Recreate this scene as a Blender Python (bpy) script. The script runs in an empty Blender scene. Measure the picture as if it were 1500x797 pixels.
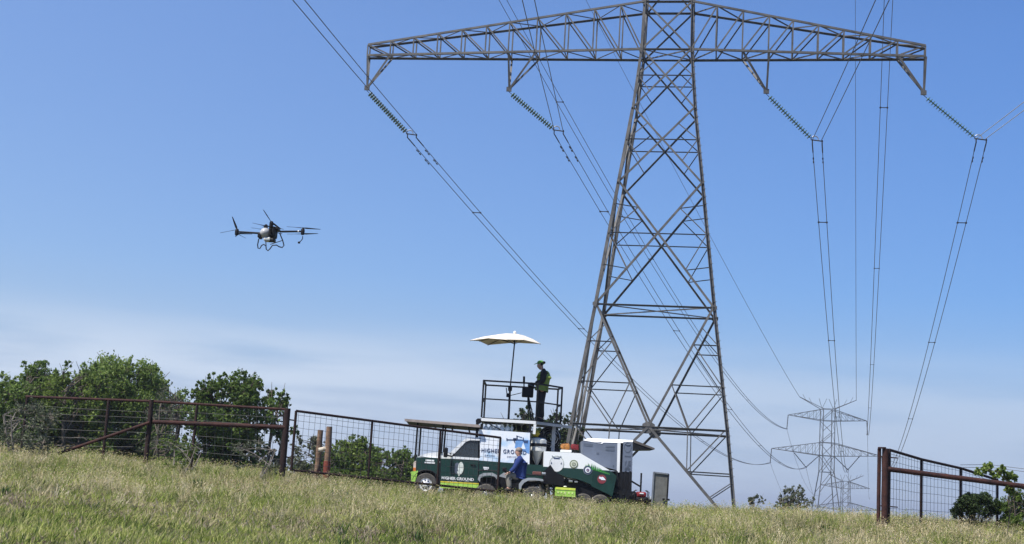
import bpy, math, random
import numpy as np
from mathutils import Vector, Matrix, Euler
R = math.radians
random.seed(7)
rng = np.random.default_rng(7)
scene = bpy.context.scene
COL = scene.collection

# ------------------------------------------------------------ camera, sky, sun, exposure
F, PITCH, ROLL = 2000.0, math.atan((722 - 398.5) / 2000), 0.0588
fw = np.array([0, math.cos(PITCH), math.sin(PITCH)])
up0 = np.array([0, -math.sin(PITCH), math.cos(PITCH)])
rt0 = np.array([1., 0, 0])
rt = math.cos(ROLL) * rt0 + math.sin(ROLL) * up0
up = -math.sin(ROLL) * rt0 + math.cos(ROLL) * up0
cam_d = bpy.data.cameras.new('camera')
cam = bpy.data.objects.new('camera', cam_d)
COL.objects.link(cam)
M = Matrix.Identity(4)
for i in range(3):
    M[i][0], M[i][1], M[i][2] = rt[i], up[i], -fw[i]
cam.matrix_world = M
cam_d.sensor_width = 36
cam_d.lens = F / 1500 * 36
cam_d.clip_start = 0.1
cam_d.clip_end = 20000
scene.camera = cam
scene.render.engine = 'CYCLES'
SUN_EL = R(57)
SUN_AZ = R(230)             # clockwise from +Y (the view direction): behind the left shoulder
sun_vec = Vector((math.sin(SUN_AZ) * math.cos(SUN_EL), math.cos(SUN_AZ) * math.cos(SUN_EL), math.sin(SUN_EL)))
sd = bpy.data.lights.new('sun', 'SUN')
sd.energy = 4.6
sd.angle = R(0.53)
sd.color = (1, .95, .88)
so = bpy.data.objects.new('sun', sd)
so.rotation_euler = sun_vec.to_track_quat('Z', 'Y').to_euler()
so.location = (0, 0, 60)
COL.objects.link(so)
world = bpy.data.worlds.new('World')
scene.world = world
world.use_nodes = True
nt = world.node_tree
nt.nodes.clear()
def N(t, typ, **kw):
    n = t.nodes.new(typ)
    for k, v in kw.items():
        setattr(n, k, v)
    return n
def L(t, a, b): t.links.new(a, b)
sky = N(nt, 'ShaderNodeTexSky', sky_type='NISHITA')
sky.sun_disc = False
sky.sun_elevation = SUN_EL
sky.sun_rotation = SUN_AZ
sky.altitude = 50
sky.air_density = 1.0
sky.dust_density = 0.25
sky.ozone_density = 2.2
tc = N(nt, 'ShaderNodeTexCoord')
sep = N(nt, 'ShaderNodeSeparateXYZ')
L(nt, tc.outputs['Generated'], sep.inputs[0])
mapn = N(nt, 'ShaderNodeMapping')
mapn.inputs['Scale'].default_value = (3.2, 3.2, 26)
mapn.inputs['Rotation'].default_value = (0.02, 0.05, 0)
L(nt, tc.outputs['Generated'], mapn.inputs[0])
nz = N(nt, 'ShaderNodeTexNoise')
nz.inputs['Scale'].default_value = 1.6
nz.inputs['Detail'].default_value = 6
nz.inputs['Roughness'].default_value = 0.5
L(nt, mapn.outputs[0], nz.inputs['Vector'])
cr = N(nt, 'ShaderNodeMapRange', interpolation_type='SMOOTHSTEP')
cr.inputs['From Min'].default_value = 0.28
cr.inputs['From Max'].default_value = 0.60
L(nt, nz.outputs[0], cr.inputs['Value'])
hr = N(nt, 'ShaderNodeMapRange', interpolation_type='SMOOTHSTEP')      # thin veil of cloud low over the horizon
hr.inputs['From Min'].default_value = 0.125
hr.inputs['From Max'].default_value = 0.075
L(nt, sep.outputs[2], hr.inputs['Value'])
mu = N(nt, 'ShaderNodeMath', operation='MULTIPLY')
xr = N(nt, 'ShaderNodeMapRange', interpolation_type='SMOOTHSTEP')     # the cloud bank thins out towards the right
xr.inputs['From Min'].default_value = 0.32
xr.inputs['From Max'].default_value = -0.30
xr.inputs['To Min'].default_value = 0.4
L(nt, sep.outputs[0], xr.inputs['Value'])
mu0 = N(nt, 'ShaderNodeMath', operation='MULTIPLY')
L(nt, cr.outputs[0], mu0.inputs[0]); L(nt, xr.outputs[0], mu0.inputs[1])
L(nt, mu0.outputs[0], mu.inputs[0]); L(nt, hr.outputs[0], mu.inputs[1])
mu2 = N(nt, 'ShaderNodeMath', operation='MULTIPLY')
mu2.inputs[1].default_value = 0.85
L(nt, mu.outputs[0], mu2.inputs[0])
hr2 = N(nt, 'ShaderNodeMapRange', interpolation_type='SMOOTHSTEP')
hr2.inputs['From Min'].default_value = 0.16
hr2.inputs['From Max'].default_value = 0.04
hr2.inputs['To Max'].default_value = 0.85
L(nt, sep.outputs[2], hr2.inputs['Value'])
tint = N(nt, 'ShaderNodeMix', data_type='RGBA', blend_type='MULTIPLY')
tint.inputs[0].default_value = 1
tmix = N(nt, 'ShaderNodeMix', data_type='RGBA')      # the sky deepens away from the sun, to the right
tmix.inputs[6].default_value = (0.93, 1.0, 1.2, 1)
tmix.inputs[7].default_value = (0.50, .73, 1.08, 1)
txr = N(nt, 'ShaderNodeMapRange', interpolation_type='SMOOTHSTEP')
txr.inputs['From Min'].default_value = -0.6
txr.inputs['From Max'].default_value = 0.6
L(nt, sep.outputs[0], txr.inputs['Value']); L(nt, txr.outputs[0], tmix.inputs[0])
ez = N(nt, 'ShaderNodeMapRange')
ez.inputs['From Min'].default_value = 0.33
ez.inputs['From Max'].default_value = 0.13
ez.inputs['To Min'].default_value = 1.0
ez.inputs['To Max'].default_value = 0.78
L(nt, sep.outputs[2], ez.inputs['Value'])
ezm = N(nt, 'ShaderNodeVectorMath', operation='SCALE')
L(nt, tmix.outputs[2], ezm.inputs[0]); L(nt, ez.outputs[0], ezm.inputs['Scale'])
L(nt, ezm.outputs[0], tint.inputs[7])
L(nt, sky.outputs[0], tint.inputs[6])
mx = N(nt, 'ShaderNodeMix', data_type='RGBA')
mx.inputs[7].default_value = (4.5, 5.2, 6.25, 1)
veil = N(nt, 'ShaderNodeMix', data_type='RGBA')
veil.inputs[7].default_value = (2.8, 3.5, 4.9, 1)
L(nt, hr2.outputs[0], veil.inputs[0]); L(nt, tint.outputs[2], veil.inputs[6])
L(nt, mu2.outputs[0], mx.inputs[0]); L(nt, veil.outputs[2], mx.inputs[6])
bg = N(nt, 'ShaderNodeBackground')
bg.inputs['Strength'].default_value = 0.098
L(nt, mx.outputs[2], bg.inputs['Color'])
wo = N(nt, 'ShaderNodeOutputWorld')
L(nt, bg.outputs[0], wo.inputs[0])
scene.view_settings.view_transform = 'Standard'
scene.view_settings.look = 'None'
scene.view_settings.exposure = 0.6
scene.view_settings.gamma = 1.0
scene.view_settings.use_curve_mapping = False

# ------------------------------------------------------------ helpers
def at(x, y, Y):
    """point at depth Y metres whose picture position is (x, y) in the photograph"""
    d = fw * F + rt * (x - 750) - up * (y - 398.5)
    return Vector(d / d[1] * Y)
def tag(o, label=None, cat=None, group=None, kind=None):
    if label: o['label'] = label
    if cat: o['category'] = cat
    if group: o['group'] = group
    if kind: o['kind'] = kind
    return o
def thing(name, label, cat, loc=(0, 0, 0), group=None):
    o = bpy.data.objects.new(name, None)
    o.location = loc
    o.empty_display_size = .2
    COL.objects.link(o)
    return tag(o, label, cat, group)
def wloc(o):
    v = Vector((0, 0, 0))
    while o is not None:
        v += o.location
        o = o.parent
    return v
def link(name, me, mat, parent=None, label=None):
    o = bpy.data.objects.new(name, me)
    if mat and not me.materials: me.materials.append(mat)
    COL.objects.link(o)
    if parent: o.parent = parent
    if label: o['label'] = label
    return o
class MB:
    def __init__(s): s.v = []; s.f = []
    def add(s, vs, fs):
        n = len(s.v)
        s.v += [tuple(v) for v in vs]
        s.f += [tuple(i + n for i in f) for f in fs]
        return s
    def box(s, c, size, rot=None):
        c = Vector(c); hx, hy, hz = [q / 2 for q in size]
        vs = [Vector((x, y, z)) for x in (-hx, hx) for y in (-hy, hy) for z in (-hz, hz)]
        if rot is not None:
            m = Euler(rot).to_matrix(); vs = [m @ v for v in vs]
        return s.add([v + c for v in vs], [(0, 1, 3, 2), (4, 6, 7, 5), (0, 4, 5, 1), (2, 3, 7, 6), (0, 2, 6, 4), (1, 5, 7, 3)])
    def cbox(s, c, size, b=.02, rot=None):
        """box with chamfered edges"""
        c = Vector(c); h = [q / 2 for q in size]
        b = min(b, min(h) * .9)
        import bmesh
        bm = bmesh.new(); bmesh.ops.create_cube(bm, size=1)
        for v in bm.verts: v.co = Vector((v.co.x * size[0], v.co.y * size[1], v.co.z * size[2]))
        bmesh.ops.bevel(bm, geom=bm.edges[:], offset=b, segments=2, affect='EDGES', profile=.5)
        m = Euler(rot).to_matrix() if rot is not None else Matrix.Identity(3)
        vs = [m @ v.co + c for v in bm.verts]; fs = [[v.index for v in f.verts] for f in bm.faces]
        bm.free()
        return s.add(vs, fs)
    def frame(s, a, b, upv=(0, 0, 1)):
        d = (Vector(b) - Vector(a)); d.normalize()
        u = Vector(upv)
        if abs(d.dot(u)) > .97: u = Vector((1, 0, 0))
        x = d.cross(u).normalized(); y = x.cross(d).normalized()
        return d, x, y
    def bar(s, a, b, w, h=None, upv=(0, 0, 1)):
        h = h or w
        a, b = Vector(a), Vector(b); d, x, y = s.frame(a, b, upv)
        vs = []
        for p in (a, b):
            for i, j in ((-1, -1), (1, -1), (1, 1), (-1, 1)): vs.append(p + x * i * w / 2 + y * j * h / 2)
        return s.add(vs, [(3, 2, 1, 0), (4, 5, 6, 7)] + [(i, (i + 1) % 4, (i + 1) % 4 + 4, i + 4) for i in range(4)])
    def angle(s, a, b, w, t=None, upv=(0, 0, 1), fx=1, fy=1):
        """steel angle: L section"""
        t = t or w * .16; w *= .80
        a, b = Vector(a), Vector(b); d, x, y = s.frame(a, b, upv)
        x *= fx; y *= fy
        pr = [(0, 0), (w, 0), (w, t), (t, t), (t, w), (0, w)]
        vs = [p + x * (i - w / 3) + y * (j - w / 3) for p in (a, b) for i, j in pr]
        return s.add(vs, [(3, 2, 1, 0), (5, 4, 3, 0), (6, 7, 8, 9), (6, 9, 10, 11)] + [(i, (i + 1) % 6, (i + 1) % 6 + 6, i + 6) for i in range(6)])
    def tube(s, path, r, n=8, cap=True):
        path = [Vector(p) for p in path]
        rs = r if hasattr(r, '__len__') else [r] * len(path)
        base = len(s.v); m = len(path); prev = None
        for i, p in enumerate(path):
            d = (path[min(i + 1, m - 1)] - path[max(i - 1, 0)]); d.normalize()
            if prev is None:
                u = Vector((0, 0, 1)) if abs(d.z) < .9 else Vector((1, 0, 0))
                x = d.cross(u).normalized()
            else:
                x = (prev - d * prev.dot(d)).normalized()
            prev = x; y = d.cross(x)
            for k in range(n):
                a = 2 * math.pi * k / n
                s.v.append(tuple(p + (x * math.cos(a) + y * math.sin(a)) * rs[i]))
        for i in range(m - 1):
            for k in range(n):
                a = base + i * n + k; b = base + i * n + (k + 1) % n
                s.f.append((a, b, b + n, a + n))
        if cap:
            s.f.append(tuple(base + k for k in range(n))[::-1]); s.f.append(tuple(base + (m - 1) * n + k for k in range(n)))
        return s
    def lathe(s, c, prof, n=16, axis='Z', caps=True):
        c = Vector(c); base = len(s.v)
        for r, z in prof:
            for k in range(n):
                a = 2 * math.pi * k / n; p = (r * math.cos(a), r * math.sin(a), z)
                if axis == 'Y': p = (p[0], p[2], p[1])
                if axis == 'X': p = (p[2], p[0], p[1])
                s.v.append(tuple(c + Vector(p)))
        for i in range(len(prof) - 1):
            for k in range(n):
                a = base + i * n + k; b = base + i * n + (k + 1) % n
                s.f.append((a, b, b + n, a + n))
        if caps: s.f.append(tuple(base + k for k in range(n))); s.f.append(tuple(base + (len(prof) - 1) * n + k for k in range(n)))
        return s
    def prism(s, pts, dv, inset=0):
        """closed outline (3d points) pushed along dv; inset shrinks the far end"""
        pts = [Vector(p) for p in pts]; n = len(pts); dv = Vector(dv)
        c = sum(pts, Vector()) / n
        far = [c + (p - c) * (1 - inset) + dv for p in pts]
        return s.add(pts + far, [tuple(range(n))[::-1], tuple(range(n, 2 * n))] + [(i, (i + 1) % n, (i + 1) % n + n, i + n) for i in range(n)])
    def ellipsoid(s, c, r, n=14, m=8):
        c = Vector(c); base = len(s.v)
        for i in range(m + 1):
            th = math.pi * i / m
            for k in range(n):
                a = 2 * math.pi * k / n
                s.v.append((c.x + r[0] * math.sin(th) * math.cos(a), c.y + r[1] * math.sin(th) * math.sin(a), c.z + r[2] * math.cos(th)))
        for i in range(m):
            for k in range(n):
                a = base + i * n + k; b = base + i * n + (k + 1) % n
                s.f.append((a, a + n, b + n, b))
        return s
    def mesh(s, name, off=Vector((0, 0, 0)), smooth=False):
        me = bpy.data.meshes.new(name)
        me.from_pydata([(v[0] - off.x, v[1] - off.y, v[2] - off.z) for v in s.v], [], s.f)
        import bmesh
        bm = bmesh.new(); bm.from_mesh(me)
        bmesh.ops.remove_doubles(bm, verts=bm.verts[:], dist=1e-5)
        bmesh.ops.recalc_face_normals(bm, faces=bm.faces[:])
        bm.to_mesh(me); bm.free()
        if smooth:
            me.polygons.foreach_set('use_smooth', [True] * len(me.polygons))
            try: me.set_sharp_from_angle(angle=R(38))
            except Exception: pass
        me.update()
        return me
    def build(s, name, mat, parent=None, label=None, smooth=False):
        """vertices are given in the place's own coordinates"""
        off = wloc(parent) if parent else Vector((0, 0, 0))
        return link(name, s.mesh(name, off, smooth), mat, parent, label)
def single(mb, name, mat, label, cat, group=None, base=None, smooth=False):
    """a thing that is one mesh, origin at its base"""
    vs = np.array(mb.v); b = Vector(base) if base is not None else Vector((vs[:, 0].mean(), vs[:, 1].mean(), vs[:, 2].min()))
    o = link(name, mb.mesh(name, b, smooth), mat)
    o.location = b
    return tag(o, label, cat, group)

# ------------------------------------------------------------ materials
MATS = {}
def pbr(name, col, rough=.6, metal=0., var=.15, scale=6., bump=0., spec=.5, col2=None, coord='Object', coat=0.):
    if name in MATS: return MATS[name]
    m = bpy.data.materials.new(name); m.use_nodes = True
    t = m.node_tree; b = t.nodes['Principled BSDF']
    b.inputs['Roughness'].default_value = rough; b.inputs['Metallic'].default_value = metal
    b.inputs['Specular IOR Level'].default_value = spec
    b.inputs['Coat Weight'].default_value = coat
    tcn = N(t, 'ShaderNodeTexCoord'); n1 = N(t, 'ShaderNodeTexNoise')
    n1.inputs['Scale'].default_value = scale; n1.inputs['Detail'].default_value = 6; n1.inputs['Roughness'].default_value = .65
    L(t, tcn.outputs[coord], n1.inputs['Vector'])
    mrn = N(t, 'ShaderNodeMapRange'); mrn.inputs['From Min'].default_value = .32; mrn.inputs['From Max'].default_value = .68
    L(t, n1.outputs[0], mrn.inputs['Value'])
    mixn = N(t, 'ShaderNodeMix', data_type='RGBA')
    c2 = col2 or tuple(c * (1 - var * 1.6) for c in col)
    mixn.inputs[6].default_value = (*c2, 1); mixn.inputs[7].default_value = (*[min(1, c * (1 + var)) for c in col], 1)
    L(t, mrn.outputs[0], mixn.inputs[0]); L(t, mixn.outputs[2], b.inputs['Base Color'])
    r2 = N(t, 'ShaderNodeMapRange'); r2.inputs['To Min'].default_value = max(0, rough - .1); r2.inputs['To Max'].default_value = min(1, rough + .12)
    L(t, n1.outputs[0], r2.inputs['Value']); L(t, r2.outputs[0], b.inputs['Roughness'])
    if bump:
        bn = N(t, 'ShaderNodeBump'); bn.inputs['Strength'].default_value = bump; bn.inputs['Distance'].default_value = .02
        n2 = N(t, 'ShaderNodeTexNoise'); n2.inputs['Scale'].default_value = scale * 7; n2.inputs['Detail'].default_value = 4
        L(t, tcn.outputs[coord], n2.inputs['Vector']); L(t, n2.outputs[0], bn.inputs['Height']); L(t, bn.outputs[0], b.inputs['Normal'])
    MATS[name] = m
    return m
def leafmat(name, cols, trans=.35, rough=.6):
    """thin leaf: diffuse + translucent, each leaf its own tone"""
    if name in MATS: return MATS[name]
    m = bpy.data.materials.new(name); m.use_nodes = True
    t = m.node_tree; t.nodes.clear()
    g = N(t, 'ShaderNodeNewGeometry'); oi = N(t, 'ShaderNodeObjectInfo')
    tcn = N(t, 'ShaderNodeTexCoord'); nn = N(t, 'ShaderNodeTexNoise'); nn.inputs['Scale'].default_value = .45; nn.inputs['Detail'].default_value = 3; nn.inputs['Roughness'].default_value = .7
    L(t, g.outputs['Position'], nn.inputs['Vector'])
    a = N(t, 'ShaderNodeMath', operation='ADD'); L(t, g.outputs['Random Per Island'], a.inputs[0])
    a2 = N(t, 'ShaderNodeMath', operation='MULTIPLY_ADD'); a2.inputs[1].default_value = 2.0; a2.inputs[2].default_value = -1.0
    L(t, nn.outputs[0], a2.inputs[0]); L(t, a2.outputs[0], a.inputs[1])
    a3 = N(t, 'ShaderNodeMath', operation='MULTIPLY_ADD', use_clamp=True); a3.inputs[1].default_value = .35; a3.inputs[2].default_value = -.17
    L(t, oi.outputs['Random'], a3.inputs[0])
    a4 = N(t, 'ShaderNodeMath', operation='ADD', use_clamp=True); L(t, a.outputs[0], a4.inputs[0]); L(t, a3.outputs[0], a4.inputs[1])
    rp = N(t, 'ShaderNodeValToRGB')
    el = rp.color_ramp.elements
    el[0].color = (*cols[0], 1); el[1].color = (*cols[-1], 1)
    for i, c in enumerate(cols[1:-1]):
        e = el.new((i + 1) / (len(cols) - 1)); e.color = (*c, 1)
    L(t, a4.outputs[0], rp.inputs[0])
    p = N(t, 'ShaderNodeBsdfPrincipled'); p.inputs['Roughness'].default_value = rough; p.inputs['Specular IOR Level'].default_value = .25
    tr = N(t, 'ShaderNodeBsdfTranslucent'); mixs = N(t, 'ShaderNodeMixShader'); mixs.inputs[0].default_value = trans
    L(t, rp.outputs[0], p.inputs['Base Color']); L(t, rp.outputs[0], tr.inputs['Color'])
    L(t, p.outputs[0], mixs.inputs[1]); L(t, tr.outputs[0], mixs.inputs[2])
    o = N(t, 'ShaderNodeOutputMaterial'); L(t, mixs.outputs[0], o.inputs[0])
    MATS[name] = m
    return m
steel = pbr('weathered_steel', (.088, .085, .081), .6, .2, .35, 1.2, .2)
steel_far = pbr('grey_tower_steel', (.08, .082, .085), .65, .2, .15, .4)
cable_m = pbr('aluminium_cable', (.10, .10, .11), .5, .5, .1, 2)
cable_sunlit = pbr('sunlit_cable', (.62, .64, .68), .35, .5, .1, 2)  # same aluminium cable, with the sunlight on it put into a paler colour
glass_disc = pbr('green_glass_disc', (.07, .15, .12), .3, 0, .12, 20, spec=.5)
iron = pbr('dark_iron', (.018, .017, .017), .55, .4, .2, 8)
rust = pbr('rusty_pipe', (.050, .019, .014), .8, .1, .35, 5, .35, col2=(.018, .008, .008), spec=.3)
rust_post = pbr('rusty_post', (.028, .014, .012), .8, .1, .35, 6, .35, col2=(.010, .006, .006), spec=.3)
wire_m = pbr('mesh_wire', (.08, .075, .075), .55, .5, .2, 6)
wire_l = pbr('galvanised_wire', (.10, .10, .095), .5, .5, .15, 6)
green_paint = pbr('dark_green_paint', (.006, .036, .026), .3, 0, .3, 2.5, coat=.2, spec=.35)
lime = pbr('lime_paint', (.40, .68, .10), .35, 0, .1, 4, coat=.3)
yellow_line = pbr('yellow_paint', (.75, .6, .05), .4, 0, .1, 5)
white_p = pbr('white_paint', (.78, .79, .78), .3, 0, .05, 3, coat=.4)
white_pl = pbr('white_plastic', (.72, .73, .70), .45, 0, .07, 6)
black_pl = pbr('black_plastic', (.008, .008, .010), .6, 0, .2, 10, spec=.2)
rubber = pbr('tyre_rubber', (.045, .042, .038), .85, 0, .35, 14, .3, col2=(.10, .09, .075))
alu = pbr('bright_wheel', (.80, .80, .80), .35, .2, .08, 8)
grey_metal = pbr('grey_metal', (.30, .31, .32), .42, .6, .12, 5)
silver = pbr('silver_plastic', (.45, .46, .46), .3, .5, .08, 5, coat=.4)
cream = pbr('cream_canvas', (.74, .65, .53), .85, 0, .05, 4, .1)
glass = pbr('dark_window', (.015, .022, .028), .06, 0, .1, 3, spec=.9)
black_metal = pbr('black_steel', (.010, .010, .012), .55, .1, .2, 6, spec=.25)
shaded_panel = pbr('shade_blue_panel', (.14, .165, .215), .5, .1, .1, 2.5)  # cabinet side and door: their shade is put into this grey-blue
grey_print = pbr('grey_print', (.085, .105, .14), .6, 0, .1, 5)
board = pbr('grey_board', (.13, .13, .115), .75, 0, .2, 5, .1)
skin = pbr('skin', (.42, .24, .17), .55, 0, .1, 12)
hair = pbr('grey_hair', (.24, .19, .16), .8, 0, .3, 40, .3)
blue_cloth = pbr('royal_blue_shirt', (.007, .026, .13), .85, 0, .15, 9, .25)
dark_cloth = pbr('black_cloth', (.009, .010, .012), .9, 0, .25, 9, .2)
grey_cloth = pbr('khaki_cloth', (.20, .19, .16), .9, 0, .2, 9, .2)
vest_m = pbr('yellow_green_vest', (.19, .26, .045), .8, 0, .12, 9, .15)
cap_m = pbr('green_cap', (.10, .27, .04), .8, 0, .15, 12, .1)
wood = pbr('old_wood', (.19, .115, .07), .85, 0, .3, 5, .5, col2=(.07, .045, .03))
redwood = pbr('red_stained_wood', (.17, .035, .02), .85, 0, .3, 5, .5)
bark = pbr('bark', (.10, .08, .06), .9, 0, .3, 5, .6)
deadwood = pbr('dead_twigs', (.22, .19, .16), .9, 0, .25, 5, .4)
red_m = pbr('red_plastic', (.22, .012, .015), .4, 0, .12, 6)
amber = pbr('orange_fabric', (.42, .17, .03), .8, 0, .5, 9, .4, col2=(.10, .045, .02))
yellow_m = pbr('yellow_housing', (.55, .42, .03), .45, 0, .12, 8)
navy = pbr('navy_print', (.03, .05, .12), .6, 0, .05, 5)
maroon = pbr('maroon_print', (.22, .03, .04), .6, 0, .1, 5)
olive = pbr('olive_print', (.16, .19, .10), .6, 0, .1, 5)
tank_m = pbr('milky_tank', (.62, .62, .57), .5, 0, .1, 5)
orange_m = pbr('orange_lamp', (.7, .2, .03), .3, 0, .1, 5)

def banded(name, bands, axis=2, rough=.3, jag=0., coat=.15):
    """paint scheme: bands = [(height, colour), ...] along one object axis, edge broken up by jag"""
    m = bpy.data.materials.new(name); m.use_nodes = True
    t = m.node_tree; b = t.nodes['Principled BSDF']; b.inputs['Roughness'].default_value = rough; b.inputs['Coat Weight'].default_value = coat
    tcn = N(t, 'ShaderNodeTexCoord'); s = N(t, 'ShaderNodeSeparateXYZ'); L(t, tcn.outputs['Object'], s.inputs[0])
    mp = N(t, 'ShaderNodeMapping'); mp.inputs['Scale'].default_value = (14, 1, 1.5)
    L(t, tcn.outputs['Object'], mp.inputs[0])
    nn = N(t, 'ShaderNodeTexNoise'); nn.inputs['Scale'].default_value = 2.2; nn.inputs['Detail'].default_value = 4; L(t, mp.outputs[0], nn.inputs['Vector'])
    ma = N(t, 'ShaderNodeMath', operation='MULTIPLY_ADD'); ma.inputs[1].default_value = jag; L(t, nn.outputs[0], ma.inputs[0]); L(t, s.outputs[axis], ma.inputs[2])
    lo, hi = -1., 3.
    mr_ = N(t, 'ShaderNodeMapRange'); mr_.inputs['From Min'].default_value = lo; mr_.inputs['From Max'].default_value = hi
    L(t, ma.outputs[0], mr_.inputs['Value'])
    rp = N(t, 'ShaderNodeValToRGB'); rp.color_ramp.interpolation = 'CONSTANT'; el = rp.color_ramp.elements
    el[0].position = 0; el[0].color = (*bands[0][1], 1)
    el[1].position = (bands[1][0] - lo) / (hi - lo); el[1].color = (*bands[1][1], 1)
    for z, c in bands[2:]:
        e = el.new((z - lo) / (hi - lo)); e.color = (*c, 1)
    L(t, mr_.outputs[0], rp.inputs[0]); L(t, rp.outputs[0], b.inputs['Base Color'])
    return m

# ------------------------------------------------------------ ground
XS = [-60, -20, -12.5, -9.2, -5.4, -3, 0, 3, 6, 9, 14, 20, 60]
ZS = [.8, .34, .13, .05, -.14, -.26, -.38, -.43, -.38, -.30, -.30, -.22, -.2]
YS = [36, 43, 60, 85, 400, 650, 1500]
DS = [0, -.03, -.60, -.95, -10.0, -16.5, -22]
def gz(x, y):
    zc = np.interp(x, XS, ZS)
    if y <= 36:
        t = max(0., (y - 11) / 25.)
        z = -1.6 + (zc + 1.6) * t
    else:
        k = max(0., 1 - (y - 36) / 60.)
        z = (zc * k - .1 * (1 - k)) + np.interp(y, YS, DS)
    if 5 < y < 60:
        z += .035 * math.sin(x * .9 + y * .35) + .03 * math.sin(x * .37 - y * .8) + .02 * math.sin(x * 2.1 + 1.3 * y)
    return float(z)
def ticks(parts):
    r = []
    for a, b, s in parts: r += list(np.arange(a, b, s))
    return r
gx = ticks([(-6000, -400, 400), (-400, -60, 34), (-60, -24, 4), (-24, 26, .5), (26, 60, 4), (60, 400, 34), (400, 6001, 400)])
gy = ticks([(-6000, -300, 600), (-300, 0, 50), (0, 12, 3), (12, 62, .5), (62, 100, 3), (100, 700, 40), (700, 7001, 500)])
vs = [(x, y, gz(x, y)) for y in gy for x in gx]
nx = len(gx)
fs = [(j * nx + i, j * nx + i + 1, (j + 1) * nx + i + 1, (j + 1) * nx + i) for j in range(len(gy) - 1) for i in range(nx - 1)]
me = bpy.data.meshes.new('ground'); me.from_pydata(vs, [], fs)
me.polygons.foreach_set('use_smooth', [True] * len(me.polygons))
gm = pbr('meadow_soil', (.085, .085, .035), .95, 0, .35, .35, .6, col2=(.10, .075, .05), coord='Object')
ground = link('ground', me, gm); tag(ground, kind='structure')

# ------------------------------------------------------------ grass (geometry nodes, clumps of real blades)
def blade_mesh(name, n, rad, h0, h1, w, bend, mat, seed, heads=0., lean=(.06, 0)):
    r = np.random.default_rng(seed); V = []; Fc = []
    for i in range(n):
        a = r.uniform(0, 2 * math.pi); d = rad * math.sqrt(r.uniform()); bx, by = d * math.cos(a), d * math.sin(a)
        h = r.uniform(h0, h1); az = r.uniform(0, 2 * math.pi); bd = r.uniform(.15, 1) * bend * h
        dx, dy = math.cos(az) * bd + lean[0] * h, math.sin(az) * bd + lean[1] * h
        fx, fy = math.cos(az + 1.57) * w / 2, math.sin(az + 1.57) * w / 2
        if r.uniform() < .5: fx, fy = w / 2, 0
        b0 = len(V); ks = (0, .4, .75, 1)
        for k in ks:
            ww = (1 - k ** 1.6) ; cx, cy, cz = bx + dx * k * k, by + dy * k * k, h * (k - .12 * k * k * bend * 2)
            if k < 1: V += [(cx - fx * ww, cy - fy * ww, cz), (cx + fx * ww, cy + fy * ww, cz)]
            else: V.append((cx, cy, cz))
        Fc += [(b0, b0 + 1, b0 + 3, b0 + 2), (b0 + 2, b0 + 3, b0 + 5, b0 + 4), (b0 + 4, b0 + 5, b0 + 6)]
        if r.uniform() < heads:      # seed head: a slim double spindle at the tip
            c = Vector((bx + dx, by + dy, h * .93)); hl = r.uniform(.06, .11); hw = r.uniform(.008, .014)
            t = Vector((dx * 1.2 + .02, dy * 1.2, hl)).normalized() * hl
            b1 = len(V)
            V += [tuple(c), tuple(c + t * .5 + Vector((hw, 0, 0))), tuple(c + t), tuple(c + t * .5 - Vector((hw, 0, 0))), tuple(c + t * .5 + Vector((0, hw, 0))), tuple(c + t * .5 - Vector((0, hw, 0)))]
            Fc += [(b1, b1 + 1, b1 + 2, b1 + 3), (b1, b1 + 4, b1 + 2, b1 + 5)]
    me = bpy.data.meshes.new(name); me.from_pydata(V, [], Fc); me.materials.append(mat)
    return me
g_green = leafmat('green_grass', [(.08, .13, .02), (.20, .27, .045), (.36, .40, .09), (.50, .49, .18)], .4)
g_mid = leafmat('fading_grass', [(.10, .12, .035), (.24, .25, .09), (.42, .38, .18), (.58, .50, .30)], .4)
g_dry = leafmat('straw_grass', [(.30, .24, .13), (.54, .45, .26), (.70, .60, .38), (.78, .70, .50)], .35)
g_brown = leafmat('brown_grass', [(.15, .11, .085), (.27, .20, .155), (.38, .30, .23), (.45, .38, .29)], .3)
g_weed = leafmat('weed_leaf', [(.035, .07, .018), (.06, .11, .03), (.09, .15, .04)], .35)
def clumps(cname, specs):
    c = bpy.data.collections.new(cname)
    for i, sp in enumerate(specs):
        o = bpy.data.objects.new(cname + '_clump', blade_mesh(cname + '_clump', *sp[:-2], sp[-2], i * 13 + 5, sp[-1])); c.objects.link(o)
    return c
# n, rad, h0, h1, width, bend, material, heads
c_green = clumps('green', [(44, .26, .07, .24, .018, .8, g_green, .0), (40, .24, .10, .30, .020, .7, g_green, .05), (40, .26, .08, .24, .016, .9, g_mid, .05)])
c_tall = clumps('tall', [(30, .20, .25, .58, .020, .7, g_mid, .35), (30, .18, .25, .52, .022, .75, g_green, .15), (26, .2, .25, .60, .016, .6, g_mid, .6), (30, .2, .3, .6, .018, .7, g_green, .3), (26, .16, .2, .5, .02, .9, g_mid, .2)])
c_dry = clumps('dry', [(20, .16, .25, .52, .016, .7, g_dry, .8), (18, .14, .28, .60, .014, .6, g_dry, 1.), (22, .2, .15, .42, .018, .9, g_dry, .4)])
c_brown = clumps('brown', [(50, .26, .04, .16, .018, 1.3, g_brown, .0), (50, .28, .05, .2, .018, 1.2, g_brown, .05)])
c_weed = clumps('weed', [(34, .14, .10, .30, .05, .5, g_weed, .0), (30, .12, .12, .36, .045, .6, g_weed, .0)])
def vnoise(x, y, s, seed=0):
    x = x * s + seed * 17.3; y = y * s + seed * 7.7
    return .5 + .25 * (math.sin(x * 1.7 + 2 * math.sin(y * .9)) + math.sin(y * 2.1 + 1.7 * math.sin(x * 1.1 + seed)))
def pxy(x, y):               # used only to know how far left or right of the view a spot of ground is
    return x / max(y, 1)
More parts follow.
